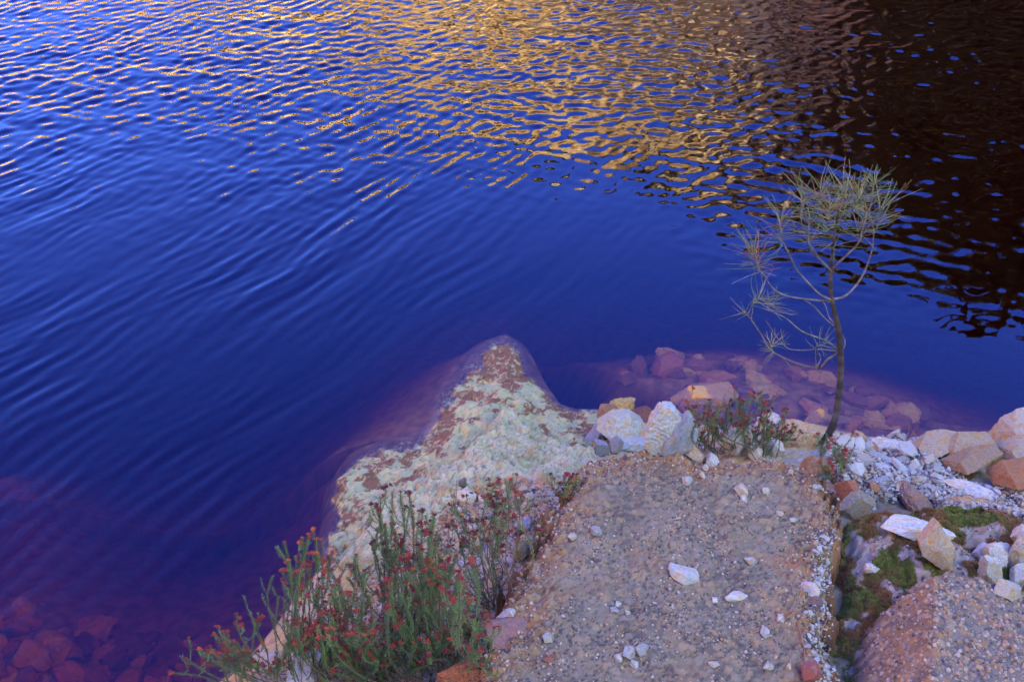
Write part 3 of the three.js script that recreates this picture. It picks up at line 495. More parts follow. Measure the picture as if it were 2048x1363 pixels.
cutStone([[2000, 916], [2050, 894], [2110, 880], [2116, 910, 18], [2040, 930, 62]], [2050, 926], 40, stoneMat(.35, .31, .18), 'buff bedrock plate under the cream one at the right edge', { rough: 0.045, seed: 183, name: 'bedrock_plate', detail: 34, shrink: 0.96, fall: 2 });
cutStone([[1984, 968], [2020, 946], [2110, 932], [2112, 956, 18], [2040, 982, 62]], [2030, 980], 40, stoneMat(.29, .15, .05), 'rust-orange flat ledge at the right edge below the plates', { rough: 0.045, seed: 84, name: 'bedrock_plate', detail: 34, shrink: 0.96, fall: 2 });
stone(1352, 902, 60, 90, 40, stoneMat(.28, .33, .33), 'blue-grey stone tucked against the tall upright pale block', { planes: 9, taper: 0.3, turn: 0.2, seed: 42, lean: -0.2 });
stone(1208, 874, 60, 26, 44, stoneMat(.26, .30, .28), 'small grey-green slab on the bedrock left of the mint slab', { planes: 9, lean: 0.25, turn: 0.3, seed: 44 });
stone(1262, 897, 66, 26, 40, stoneMat(.34, .38, .33), 'pale greenish stone at the foot of the mint slab', { planes: 10, turn: 0.2, seed: 45 });
stone(1204, 910, 34, 44, 24, stoneMat(.20, .23, .26), 'blue slate splinter standing by the slab rim', { planes: 8, lean: 0.2, turn: 0.4, seed: 46 });
stone(1230, 906, 30, 38, 22, stoneMat(.24, .25, .28), 'lilac-grey slate splinter next to the blue one', { planes: 8, lean: -0.1, turn: 0.9, seed: 47 });
stone(1385, 912, 46, 36, 34, stoneMat(.42, .37, .24), 'cream pointed stone right of the upright block, half hidden by the slab', { planes: 9, taper: 0.5, seed: 48 });
stone(1243, 822, 62, 40, 40, stoneMat(.42, .30, .11), 'jagged yellow-ochre stone breaking the water surface', { planes: 9, rough: 0.12, turn: 0.7, seed: 49, sink: 0.3 });
stone(1212, 830, 44, 30, 36, stoneMat(.26, .14, .06), 'orange-brown stone beside the jagged ochre one at the waterline', { planes: 9, turn: 0.2, seed: 50, sink: 0.45 });
stone(1290, 838, 66, 40, 50, stoneMat(.16, .075, .045), 'round dark brown wet stone behind the mint slab', { planes: 14, seed: 51, sink: 0.6 });
stone(1352, 824, 56, 26, 40, stoneMat(.36, .18, .07), 'flat orange stone in the shallows behind the upright block', { planes: 10, seed: 52, bed: true, sink: 0.4 });
stone(1412, 800, 112, 46, 70, stoneMat(.55, .32, .10), 'largest drowned stone, yellow-orange, under the shallow water', { planes: 11, rough: 0.05, turn: 0.25, seed: 53, bed: true, detail: 16, sink: 0 });
stone(1336, 742, 84, 50, 60, stoneMat(.42, .14, .05), 'rounded red drowned boulder farthest out in the cove', { planes: 16, seed: 54, bed: true, sink: 0.1 });
stone(1622, 846, 62, 60, 30, stoneMat(.48, .27, .09), 'drowned ochre slab leaning up just left of the pine trunk', { planes: 8, lean: -0.5, turn: 0.2, seed: 55, bed: true, sink: 0.45 });
stone(1682, 848, 66, 46, 34, stoneMat(.32, .19, .09), 'drowned brown slab just right of the pine trunk', { planes: 8, lean: 0.4, turn: 0.1, seed: 56, bed: true, sink: 0.5 });
stone(1410, 845, 70, 34, 44, stoneMat(.38, .27, .13), 'dull yellow stone at the waterline behind the right shrub', { planes: 10, seed: 57, sink: 0.5 });
stone(1468, 902, 64, 72, 50, stoneMat(.50, .47, .36), 'white boulder seen through the flowering shrub by the pine', { planes: 12, rough: 0.1, seed: 58 });
stone(1538, 862, 64, 36, 42, stoneMat(.46, .45, .35), 'white boulder on the shore just behind the flowering shrub', { planes: 13, rough: 0.1, seed: 59 });
stone(1598, 884, 92, 62, 60, stoneMat(.44, .33, .18), 'large cream and ochre boulder left of the pine trunk', { planes: 12, rough: 0.07, turn: 0.4, seed: 60, detail: 18, sink: 0.35 });
stone(1546, 905, 44, 34, 34, stoneMat(.50, .48, .40), 'small white stone under the pine root', { seed: 61 });
stone(1510, 912, 40, 30, 30, stoneMat(.46, .45, .36), 'small white stone among the shrub stems by the slab', { seed: 62 });
stone(1630, 946, 64, 52, 46, stoneMat(.32, .19, .09), 'orange-brown stone against the slab corner below the pine root', { planes: 11, seed: 63, turn: 0.3, sink: 0.4 });
stone(1695, 898, 42, 28, 30, stoneMat(.44, .45, .38), 'white stone right at the foot of the pine trunk', { planes: 11, seed: 64 });
stone(1770, 906, 88, 30, 44, stoneMat(.48, .48, .40), 'big flat white stone at the top of the rubble heap', { planes: 10, rough: 0.07, turn: 0.3, seed: 65, detail: 16 });
stone(1741, 904, 46, 18, 30, stoneMat(.34, .17, .06), 'brown wedge stone under the big flat white one', { planes: 9, seed: 66 });
stone(1712, 892, 40, 34, 30, stoneMat(.36, .27, .15), 'buff stone between pine trunk and big flat white stone', { seed: 67 });
stone(1702, 1000, 58, 42, 36, stoneMat(.30, .13, .065), 'red-brown stone at the slab corner below the rubble', { planes: 10, seed: 68 });
stone(1706, 1032, 64, 54, 40, stoneMat(.24, .22, .15), 'olive-grey stone in front of the red-brown stone', { planes: 11, seed: 69, turn: 0.2 });
stone(1728, 1012, 46, 22, 34, stoneMat(.38, .39, .34), 'pale flat stone beside the olive-grey stone', { planes: 9, seed: 70 });
stone(1825, 1066, 130, 24, 46, stoneMat(.50, .53, .47), 'long flat bluish-white stone behind the pointed one', { planes: 9, rough: 0.04, turn: -0.22, seed: 72, detail: 16, sink: 0.05 });
stone(1740, 1142, 26, 20, 18, stoneMat(.48, .48, .40), 'small white stone on the mossy block left of the pointed one', { seed: 73 });
for (const [x, y, w, h, d, l, ln] of [[2030, 1130, 58, 84, 40, 'tall pale grey stone at the right edge by the mossy block', -.3], [1992, 1124, 52, 46, 40, 'blocky pale stone left of the tall one at the right edge', .2], [1988, 1158, 40, 56, 30, 'narrow pale stone leaning below the blocky one', .35], [2034, 1170, 36, 46, 34, 'pale stone under the tall one at the right edge', -.3], [2010, 1186, 44, 26, 34, 'lowest pale flat stone above the pebble lump', .1], [1965, 1112, 46, 24, 30, 'small pale slab left of the blocky stone', .1], [2042, 1080, 40, 34, 34, 'pale broken stone at the upper right of the mossy block', .2]])
  stone(x, y, w, h, d, PALE[Math.abs(x + y) % 6], l, { planes: 9, rough: 0.07, lean: ln, seed: x + y, turn: (x % 7) * 0.2 });
// bedrock ribs at the right edge
stone(1960, 1000, 110, 20, 34, stoneMat(.50, .50, .44), 'long pale splinter lying across the rubble by the rust ledge', { planes: 8, turn: -0.55, lean: -0.12, seed: 85, sink: 0 });
stone(1925, 1022, 96, 30, 40, stoneMat(.42, .26, .11), 'ochre stone embedded behind the mossy block', { planes: 10, turn: 0.15, seed: 86, rough: 0.08 });
stone(1830, 1012, 110, 30, 50, stoneMat(.24, .17, .11), 'brown crumbly mound stone between rubble and mossy block', { planes: 14, rough: 0.13, seed: 87, detail: 18 });
stone(622, 1350, 120, 46, 80, stoneMat(.46, .44, .34), 'white ledge under the shrubs at the lower left water edge', { planes: 12, rough: 0.1, seed: 88, detail: 16 });
stone(945, 1352, 110, 60, 70, stoneMat(.26, .10, .03), 'rust-orange rock against the slab side below the shrubs', { planes: 12, rough: 0.16, seed: 89, detail: 20, sink: 0.5 });
stone(930, 1270, 54, 62, 40, stoneMat(.38, .29, .15), 'buff block standing among the shrub stems', { planes: 9, rough: 0.08, seed: 90 });
stone(1018, 1262, 84, 26, 90, stoneMat(.24, .135, .10), 'purple-brown slate plate set in the slab rim', { planes: 9, rough: 0.04, turn: 0.8, seed: 91, detail: 14, sink: 0.75 });
stone(1042, 1110, 40, 34, 34, stoneMat(.30, .28, .12), 'olive-yellow round stone beside the slab behind the thin plant', { planes: 18, seed: 92 });
stone(1048, 1058, 36, 30, 28, stoneMat(.34, .33, .36), 'lilac-white stone above the olive-yellow one', { seed: 93 });
stone(932, 1000, 40, 22, 30, stoneMat(.50, .46, .30), 'cream stone in the ochre gravel at the crest', { seed: 94 });
stone(926, 972, 16, 24, 14, GREY[3], 'small dark slate chip at the crest of the gravel', { seed: 95 });
stone(952, 1090, 34, 26, 20, stoneMat(.40, .32, .16), 'buff stone in the gravel left of the thin plant', { seed: 96 });
// white chips on the slab
for (const [x, y, w, h, d, m, l] of [
  [1366, 1152, 56, 20, 40, 0, 'largest white stone on the slab, notched at one corner'], [1472, 1196, 22, 14, 36, 2, 'narrow white stone right of the largest one'], [1502, 1126, 22, 14, 16, 1, 'white cube-like chip above the narrow white stone'],
  [1483, 986, 28, 18, 20, 4, 'cream rounded chip near the far rim of the slab'], [1487, 998, 22, 8, 14, 0, 'thin white flake under the cream chip'], [1531, 986, 16, 14, 14, 0, 'white chip right of the cream chip'], [1374, 964, 24, 14, 18, 1, 'grey-white chip in the upper middle of the slab'],
  [1424, 926, 34, 18, 22, 0, 'white chip on the far rim of the slab'], [1193, 1068, 24, 20, 20, 3, 'lilac-grey angular chip near the left rim'], [1144, 1076, 20, 12, 16, 4, 'cream flat chip near the left rim'], [1282, 1306, 26, 22, 22, 3, 'grey chip at the right of the cluster low on the slab'],
  [1257, 1308, 28, 16, 22, 3, 'grey flat chip in the middle of the low cluster'], [1237, 1318, 18, 12, 14, 0, 'white chip at the left of the low cluster'], [1268, 1330, 16, 12, 14, 0, 'white chip at the bottom of the low cluster'], [1247, 1312, 20, 8, 10, 4, 'pinkish chip inside the low cluster'],
  [1236, 1210, 15, 8, 10, 0, 'small white flake above the round grey pebble'], [1228, 1222, 17, 10, 14, 3, 'round grey pebble left of the middle'], [1255, 1227, 10, 8, 8, 0, 'tiny white chip right of the round grey pebble'], [1430, 1202, 15, 10, 12, 2, 'small pinkish-white chip left of the narrow stone'],
  [1530, 1267, 18, 14, 24, 1, 'blue-grey chip beside the fallen needles'], [1561, 1238, 22, 10, 14, 0, 'white chip under the fallen needles'], [1536, 1336, 20, 14, 16, 1, 'greyish chip low at the right of the slab'], [1578, 1336, 12, 10, 10, 4, 'tan chip right of the greyish one'], [1427, 1330, 18, 8, 14, 4, 'faint tan chip low in the middle of the slab'],
  [1012, 1250, 34, 30, 26, 0, 'pale blue angular stone on the purple slate plate'], [1022, 1228, 26, 12, 18, 5, 'white flake behind the pale blue angular stone'], [1096, 1280, 20, 14, 22, 1, 'blue-grey chip near the left rim of the slab'], [1101, 1318, 28, 8, 14, 9, 'dark red flake near the lower left rim'],
  [1632, 978, 20, 10, 12, 1, 'pale chip on the right shoulder of the slab'], [1560, 1030, 14, 10, 10, 0, 'white bead-like chip on the right half'], [1586, 1042, 14, 8, 10, 0, 'white flake right of the bead-like chip'], [1411, 938, 12, 10, 10, 0, 'tiny white chip left of the far rim chip'], [1582, 946, 10, 10, 8, 0, 'tiny pale chip by the right far corner'], [1404, 952, 16, 10, 12, 4, 'mauve flat pebble below the far rim'],
]) stone(x, y, w, h, d, m === 9 ? BROWN[0] : PALE[m], `${l}`, { planes: 9, detail: 5, rough: 0.05, seed: x * 3 + y, sink: 0.1, name: 'stone_chip', turn: x === 1366 ? 2.5 : undefined });
stone(1620, 1185, 44, 26, 30, stoneMat(.52, .50, .42), 'white triangular stone in the gap beside the slab', { planes: 8, taper: 0.4, detail: 10, seed: 181 });
stone(1624, 1206, 40, 22, 28, stoneMat(.17, .12, .10), 'dark brown stone under the white triangular one', { planes: 12, detail: 10, seed: 182 });
stone(1622, 1352, 42, 38, 34, stoneMat(.26, .10, .075), 'dark red stone in the gap at the bottom', { planes: 12, detail: 10, seed: 183 });
{ // chips filling the gap
  const R = rng(31);
  for (let i = 0; i < 95; i++) { const t = R(), y = lerp(1075, 1360, t * 0.95), x = lerp(1642, 1624, sstep(0, 0.4, t)) + (R() + R() - 1) * 26 + 9; shard(x, y, 9 + 15 * R() * R(), PALE, 'white stone chip in the gap between slab and mossy block', 'chips in the gap', { tilt: 0.9, lift: 0.2 }); }
}
const areaOf = (list, h) => list.map(([x, y]) => (h === undefined ? land(x, y) : P(x, y, h)));
function scatter(poly, n, seed, fn) { const R = rng(seed); let xa = 1e9, xb = -1e9, za = 1e9, zb = -1e9; for (const p of poly) { xa = Math.min(xa, p.x); xb = Math.max(xb, p.x); za = Math.min(za, p.z); zb = Math.max(zb, p.z); } let k = 0, tries = 0; while (k < n && tries++ < n * 30) { const x = lerp(xa, xb, R()), z = lerp(za, zb, R()); if (!inPoly(poly, x, z)) continue; fn(x, z, R, k); k++; } }
const mtx = (p, r, s) => new THREE.Matrix4().compose(p, new THREE.Quaternion().setFromEuler(r), s);
// the rubble heap on the right
const RUBBLE = areaOf([[1640, 905], [1690, 888], [1740, 885], [1820, 893], [1880, 950], [1960, 975], [2048, 1000], [2140, 1010], [2140, 1050], [2048, 1045], [1960, 1030], [1860, 1010], [1780, 1008], [1715, 1010], [1672, 975], [1645, 930]]);
const rubbleLift = (x, z) => 0.028 + 0.02 * fbm2(x * 5, z * 5, 2) + 0.03 * sstep(1.0, 0.75, x);
scatter(RUBBLE, 290, 51, (x, z, R, k) => {
  const big = x < 1.06 ? 1 : 0.6, s = (10 + 40 * Math.pow(R(), 2.4) * big);
  shard(0, 0, s, k % 9 === 0 ? TAN : PALE, k % 9 === 0 ? 'tan stone splinter lying in the pale rubble heap' : 'pale blue-grey stone splinter in the rubble heap right of the pine', k % 9 === 0 ? 'tan splinters in the rubble' : 'splinters in the rubble heap', { at: V(x, topAll(x, z) + rubbleLift(x, z) * R(), z), tilt: 1.5, flat: 0.55, name: 'rubble_splinter' });
});
{
  const ms = [], cs = [], C = [[.42, .42, .34], [.34, .35, .30], [.48, .47, .38], [.28, .28, .25], [.36, .29, .18]].map((c) => lin(...c));
  scatter(RUBBLE, 8000, 52, (x, z, R) => { const s = 0.006 + 0.012 * R() * R(); ms.push(mtx(V(x, topAll(x, z) + rubbleLift(x, z) * R() * 0.9, z), new THREE.Euler((R() - .5) * 2, R() * 6, (R() - .5) * 2), V(s * 1.3, s * 0.6, s))); cs.push(C[Math.floor(R() * 5)]); });
  scatter(areaOf([[1632, 1060], [1672, 1060], [1664, 1200], [1672, 1400], [1628, 1400], [1618, 1200]]), 1400, 53, (x, z, R) => { const s = 0.004 + 0.008 * R() * R(); ms.push(mtx(V(x, topAll(x, z), z), new THREE.Euler((R() - .5) * 2, R() * 6, (R() - .5) * 2), V(s * 1.3, s * 0.6, s))); cs.push(R() < 0.5 ? C[Math.floor(R() * 5)] : lin(.10, .085, .05)); });
  stuff('rubble', SHARDS[3], new THREE.MeshStandardMaterial({ color: 0xffffff, map: MOTTLE, roughness: 0.9 }), ms, cs, 'fine pale stone rubble between the larger splinters', 'rubble');
}
// gravel on the bank left of the slab
const GRAVEL = areaOf([[880, 1000], [940, 955], [1010, 960], [1100, 975], [1135, 985], [1085, 1080], [1040, 1180], [1020, 1260], [960, 1363], [900, 1450], [520, 1450], [600, 1300], [680, 1190], [760, 1120], [820, 1060]]);
scatter(GRAVEL, 210, 61, (x, z, R, k) => shard(0, 0, 10 + 20 * Math.pow(R(), 2), k % 3 === 0 ? GREY : k % 3 === 1 ? BUFF : TAN, ['grey stone in the gravel under the shrubs left of the slab', 'pale stone in the gravel under the shrubs left of the slab', 'tan stone in the gravel under the shrubs left of the slab'][k % 3], ['grey gravel stones', 'pale gravel stones', 'tan gravel stones'][k % 3], { at: V(x, H(x, z), z), tilt: 0.9, lift: 0.12, flat: 0.9, name: 'gravel_stone' }));
{
  const ms = [], cs = [], C = [[.31, .29, .19], [.14, .14, .12], [.35, .25, .10], [.42, .37, .22], [.25, .19, .10], [.08, .08, .075], [.33, .15, .04]].map((c) => lin(...c));
  scatter(GRAVEL, 9000, 62, (x, z, R) => { const s = 0.004 + 0.010 * R() * R(); ms.push(mtx(V(x, H(x, z) + 0.001, z), new THREE.Euler((R() - .5) * 2, R() * 6, (R() - .5) * 2), V(s * 1.2, s * 0.8, s))); cs.push(C[Math.floor(R() * 7)]); });
  scatter(areaOf([[700, 1060], [830, 965], [960, 880], [1010, 830], [1080, 880], [1190, 930], [1100, 1000], [900, 1010], [780, 1110]]), 1500, 63, (x, z, R) => { if (N2(x * 9, z * 9) < -0.1) return; const s = 0.004 + 0.009 * R() * R() * R(); ms.push(mtx(V(x, H(x, z), z), new THREE.Euler((R() - .5) * 2, R() * 6, (R() - .5) * 2), V(s * 1.3, s * 0.7, s))); cs.push(C[[0, 3, 3, 2, 4][Math.floor(R() * 5)]]); });
  stuff('gravel', SHARDS[6], new THREE.MeshStandardMaterial({ color: 0xffffff, map: MOTTLE, roughness: 0.9 }), ms, cs, 'fine mixed gravel covering the bank under the shrubs', 'gravel');
}
{ // grit of the concrete
  const ms = [], cs = [], C = [[.22, .16, .10], [.30, .21, .11], [.085, .066, .05], [.17, .135, .095], [.28, .16, .07], [.33, .28, .19], [.065, .052, .042]].map((c) => lin(...c)), g = mergeVertices(new THREE.IcosahedronGeometry(0.5, 1));
  const q = g.attributes.position; for (let i = 0; i < q.count; i++) { const k = 1 + 0.25 * N3(q.getX(i) * 3, q.getY(i) * 3, q.getZ(i) * 3); q.setXYZ(i, q.getX(i) * k, q.getY(i) * k, q.getZ(i) * k); } g.computeVertexNormals();
  const view = areaOf([[930, 1400], [1040, 1150], [1150, 930], [1250, 885], [1600, 900], [1700, 1020], [1650, 1200], [1670, 1400]]);
  scatter(view, 22000, 71, (x, z, R) => { const d = polyDist(SLAB, x, z); if (d < -0.05) return; const n = N2(x * 6 + 8, z * 6); if (R() > 0.45 + 0.5 * n + (d < 0.04 ? 0.3 : 0)) return; const s = (0.0022 + 0.0045 * Math.pow(R(), 3)) * (d < 0.03 ? 1.3 : 1); ms.push(mtx(V(x, slabTop(x, z) - 0.12 * s, z), new THREE.Euler(R() * 6, R() * 6, R() * 6), V(s * 1.25, s * 0.9, s))); cs.push(C[Math.floor(R() * 7)]); });
  scatter(areaOf([[1715, 1480], [1735, 1280], [1790, 1185], [1868, 1150], [2090, 1190], [2090, 1480]]), 3200, 72, (x, z, R) => { if (polyDist(LUMP, x, z) < -0.03) return; const s = 0.003 + 0.007 * Math.pow(R(), 2.5); ms.push(mtx(V(x, lumpTop(x, z) - 0.12 * s, z), new THREE.Euler(R() * 6, R() * 6, R() * 6), V(s * 1.2, s * 0.85, s))); cs.push(C[[0, 1, 3, 4, 5, 2, 1][Math.floor(R() * 7)]]); });
  scatter(MOSSY, 6000, 73, (x, z, R) => { if (mossMask(x, z) > 0.1 || N2(x * 12, z * 12) < 0) return; const s = 0.002 + 0.005 * Math.pow(R(), 3); ms.push(mtx(V(x, mossyTop(x, z), z), new THREE.Euler(R() * 6, R() * 6, R() * 6), V(s * 1.2, s * 0.8, s))); cs.push(C[[2, 3, 5, 6, 0, 2, 6][Math.floor(R() * 7)]]); });
  stuff('concrete_grit', g, new THREE.MeshStandardMaterial({ color: 0xffffff, roughness: 0.92 }), ms, cs, 'small brown and grey pebbles bedded in the concrete', 'grit');
}
{ // moss cushions
  const R = rng(5), tuft = [];
  for (let i = 0; i < 7; i++) { const a = i / 7 * 6.283 + R(), l = 0.7 + 0.5 * R(), o = 0.35 * R(); const g = new THREE.ConeGeometry(0.16, l, 3, 1, true); g.translate(0, l / 2, 0); g.rotateX(0.5 + 0.3 * R()); g.rotateY(a); g.translate(o * Math.sin(a), 0, o * Math.cos(a)); tuft.push(g); }
  const g = mergeGeometries(tuft), ms = [], cs = [];
  scatter(areaOf([[1630, 1030], [1760, 1000], [2100, 1000], [2100, 1200], [1860, 1170], [1740, 1260], [1740, 1400], [1630, 1400]]), 60000, 81, (x, z, Q) => { const m = mossMask(x, z); if (polyDist(MOSSY, x, z) < -0.045 || m < 0.1 + 0.1 * Q() || polyDist(LUMP, x, z) > 0) return; const s = 0.0035 + 0.004 * Q(); ms.push(mtx(V(x, mossyTop(x, z) - 0.001, z), new THREE.Euler((Q() - .5) * .6, Q() * 6, (Q() - .5) * .6), V(s, s * (0.8 + 0.6 * Q()), s))); const b = fbm2(x * 8 + 30, z * 8, 3) + 0.5 * (Q() - .5); cs.push(b > 0.05 ? lin(.17 + .07 * Q(), .10, .03) : lin(.10 + .05 * Q(), .115 + .05 * Q(), .018)); });
  stuff('moss', g, new THREE.MeshStandardMaterial({ color: 0xffffff, roughness: 1 }), ms, cs, 'short green and rusty moss growing on the concrete block', 'moss');
}
// drowned stones
scatter(areaOf([[1190, 770], [1260, 725], [1330, 700], [1460, 700], [1580, 725], [1700, 750], [1800, 800], [1900, 850], [1900, 880], [1780, 870], [1640, 850], [1480, 840], [1340, 830], [1240, 810]], 0).map((p) => V(p.x, 0, p.z - 0.06)), 190, 91, (x, z, R) => N2(x * 4.2, z * 4.2 + 30) < -0.35 ? 0 : shard(0, 0, 20 + 52 * Math.pow(R(), 1.5), RUST, 'rust-red drowned stone in the shallow cove below the pine', 'drowned stones in the cove', { at: V(x, H(x, z), z), tilt: 0.7, lift: 0.18, flat: 0.9, shapes: ROUND, name: 'drowned_stone' }));
scatter([[0, 1100], [120, 1130], [330, 1180], [420, 1290], [380, 1400], [0, 1400], [-120, 1300]].map(([x, y]) => P(x, y, -0.15)), 95, 92, (x, z, R) => shard(0, 0, 22 + 52 * Math.pow(R(), 1.4), RUST, 'red drowned stone in the shallows at the lower left', 'drowned stones at the lower left', { at: V(x, H(x, z), z), tilt: 0.4, lift: 0.12, flat: 0.9, shapes: ROUND, name: 'drowned_stone' }));

// ------------------------------------------------------------------ plants
function tube(pts, radii, sides = 6, seg = 5, color) { // smooth tapered limb through points
  const curve = new THREE.CatmullRomCurve3(pts, false, 'centripetal'), n = (pts.length - 1) * seg, f = curve.computeFrenetFrames(n, false), pos = [], nor = [], uv = [], col = [], idx = [];
  for (let i = 0; i <= n; i++) {
    const t = i / n, p = curve.getPoint(t), q = t * (radii.length - 1), a = Math.min(radii.length - 2, Math.floor(q)), r = radii.length > 1 ? lerp(radii[a], radii[a + 1], q - a) : radii[0];
    for (let k = 0; k <= sides; k++) { const th = k / sides * 6.2832, d = f.normals[i].clone().multiplyScalar(Math.cos(th)).addScaledVector(f.binormals[i], Math.sin(th)); const rr = r * (color ? 1 + 0.16 * N3(p.x * 160 + d.x * 2, p.y * 160, p.z * 160 + d.z * 2) : 1); pos.push(p.x + d.x * rr, p.y + d.y * rr, p.z + d.z * rr); nor.push(d.x, d.y, d.z); uv.push(k / sides, t * n * 0.3); if (color) col.push(...color(p, d)); if (i && k) { const b = i * (sides + 1) + k, c = b - sides - 1; idx.push(c - 1, c, b - 1, c, b, b - 1); } }
  }
  const g = new THREE.BufferGeometry(); g.setAttribute('position', new THREE.Float32BufferAttribute(pos, 3)); g.setAttribute('normal', new THREE.Float32BufferAttribute(nor, 3)); g.setAttribute('uv', new THREE.Float32BufferAttribute(uv, 2)); if (color) g.setAttribute('color', new THREE.Float32BufferAttribute(col, 3)); g.setIndex(idx); return g;
}
const leafMat = [[.068, .145, .028], [.10, .185, .038], [.05, .11, .026]].map((c) => new THREE.MeshPhysicalMaterial({ color: lin(...c), roughness: 0.7, vertexColors: false }));
const stemMat = [new THREE.MeshStandardMaterial({ color: lin(.13, .12, .06), roughness: 0.85 }), new THREE.MeshStandardMaterial({ color: lin(.11, .075, .05), roughness: 0.85 }), new THREE.MeshStandardMaterial({ color: lin(.27, .22, .18), roughness: 0.85 })];
const HEADMAT = [[.25, .034, .011], [.19, .019, .011], [.13, .014, .011], [.065, .011, .011], [.32, .066, .013]].map((c) => new THREE.MeshStandardMaterial({ color: lin(...c), roughness: 0.75 }));
const HEADS = [0, 1, 2].map((v) => { const R = rng(70 + v), gs = []; for (let i = 0; i < 13; i++) { const b = new THREE.OctahedronGeometry(1, 0); b.scale(0.17, 0.48, 0.12); b.translate(0, 0.5, 0); b.rotateX(0.25 + 1.2 * Math.sqrt((i + 0.5) / 13)); b.rotateY(i * 2.4 + R()); b.scale(1, 0.85 + 0.3 * R(), 1); gs.push(b); } const core = new THREE.IcosahedronGeometry(0.34, 0); core.translate(0, 0.2, 0); gs.push(core); return mergeGeometries(gs.map((x) => x.index ? x.toNonIndexed() : x)); });
function leafyStem(pts, R, out, o = {}) { // tiny needle leaves along a stem
  const c = new THREE.CatmullRomCurve3(pts, false, 'centripetal'), len = c.getLength(), n = Math.round(len / (o.gap ?? 0.0018)), from = o.from ?? 0.3;
  for (let i = 0; i < n; i++) {
    const t = lerp(from, 0.99, i / n), p = c.getPoint(t), d = c.getTangent(t), a = i * 2.39996 + R(), side = V(Math.cos(a), 0.1, Math.sin(a)); side.addScaledVector(d, -side.dot(d)).normalize();
    const L = (o.leaf ?? 0.0072) * (0.7 + 0.6 * R()), w = L * 0.11 + 0.0003, dir = side.clone().multiplyScalar(0.75).addScaledVector(d, 0.75).normalize(), acr = dir.clone().cross(d).normalize().multiplyScalar(w), mid = p.clone().addScaledVector(dir, L * 0.5).addScaledVector(side, L * 0.06), tip = p.clone().addScaledVector(dir, L);
    const m1 = mid.clone().add(acr), m2 = mid.clone().sub(acr), k = out.pos.length / 3; for (const q of [p, m1, m2, tip]) out.pos.push(q.x, q.y, q.z); out.idx.push(k, k + 1, k + 2, k + 1, k + 3, k + 2);
  }
}
function shrub(label, rootPx, rootPy, stems, seed, o = {}) {
  const R = rng(seed), root = land(rootPx, rootPy), t = thing(o.name ?? 'flowering_shrub', label, o.category ?? 'shrub', root, 'red-flowered shrubs on the bank'), loc = (p) => p.clone().sub(root), leaves = [{ pos: [], idx: [] }, { pos: [], idx: [] }, { pos: [], idx: [] }];
  stems.forEach(([bx, by, tx, ty, kind = 0], si) => {
    const base = land(bx, by); base.y -= 0.004;
    const k = base.distanceTo(camera.position) / FPX, tip = onPlane(tx, ty, base.z + (R() - .5) * (o.depth ?? 0.1));
    if (tip.y < topAll(tip.x, tip.z) + 0.012) tip.y = topAll(tip.x, tip.z) + 0.012 + 0.02 * R();
    const H1 = tip.y - base.y, bend = (R() - .5) * 0.07, p1 = base.clone().lerp(tip, 0.38).add(V(bend, -0.02 * H1 - (tip.x - base.x) ** 2 * 0.4, (R() - .5) * 0.02)), p2 = base.clone().lerp(tip, 0.74).add(V(bend * 0.5 + (R() - .5) * 0.03, 0.0, (R() - .5) * 0.03));
    p1.y = Math.max(p1.y, topAll(p1.x, p1.z) + 0.006); p2.y = Math.max(p2.y, topAll(p2.x, p2.z) + 0.008);
    const main = [base, p1, p2, tip].map(loc);
    part(t, 'stem', tube(main, [0.0013, 0.0010, 0.0007], 5, 5), stemMat[kind === 2 ? 2 : R() < 0.5 ? 0 : 1]);
    leafyStem(main, R, leaves[Math.floor(R() * 3)], { from: kind === 2 ? 0.72 : o.leafFrom ?? 0.28, leaf: o.leaf, gap: o.gap });
    const curve = new THREE.CatmullRomCurve3(main, false, 'centripetal'), nb = kind === 1 ? 1 : 1 + Math.floor(R() * 4);
    const ends = [tip];
    for (let b = 0; b < nb; b++) { // side shoots near the top
      const tt = 0.55 + 0.38 * R(), s0 = curve.getPoint(tt), a = R() * 6.283, L = 0.018 + 0.035 * R(), e = s0.clone().add(V(Math.cos(a) * L * 0.55, L, Math.sin(a) * L * 0.45)), m = s0.clone().lerp(e, 0.5).add(V(Math.cos(a) * L * 0.16, -0.1 * L, Math.sin(a) * L * 0.14));
      part(t, 'stem', tube([s0, m, e], [0.0008, 0.0005], 4, 4), stemMat[0]); leafyStem([s0, m, e], R, leaves[Math.floor(R() * 3)], { from: 0.1, leaf: o.leaf, gap: o.gap }); ends.push(e.clone().add(root));
    }
    if (kind !== 3) for (const e of ends) { if (R() < 0.3) continue; const hs = 1 + Math.floor(R() * 2.2), tone = o.tone ?? 0; for (let h = 0; h < hs; h++) { const m = part(t, 'flower_head', HEADS[Math.floor(R() * 3)], HEADMAT[clamp(Math.floor(R() * 3 + tone + (ty < 1040 && tx < 960 ? 1 : 0)), 0, 3) === 0 && R() < 0.25 ? 4 : clamp(Math.floor(R() * 3 + tone + (ty < 1040 && tx < 960 ? 1 : 0)), 0, 3)]); const s = 0.0068 * (0.75 + 0.5 * R()) * (o.head ?? 1); m.scale.setScalar(s); m.position.copy(loc(e)).add(h ? V((R() - .5) * 0.018, -0.004 * R(), (R() - .5) * 0.016) : V(0, 0, 0)); m.rotation.set((R() - .5) * 1.2, R() * 6, (R() - .5) * 1.2); } }
  });
  leaves.forEach((l, i) => { if (!l.pos.length) return; const g = new THREE.BufferGeometry(); g.setAttribute('position', new THREE.Float32BufferAttribute(l.pos, 3)); g.setIndex(l.idx); g.computeVertexNormals(); part(t, 'foliage', g, leafMat[i]).userData.kind = 'stuff'; });
  return t;
}
const QR = rng(2024);
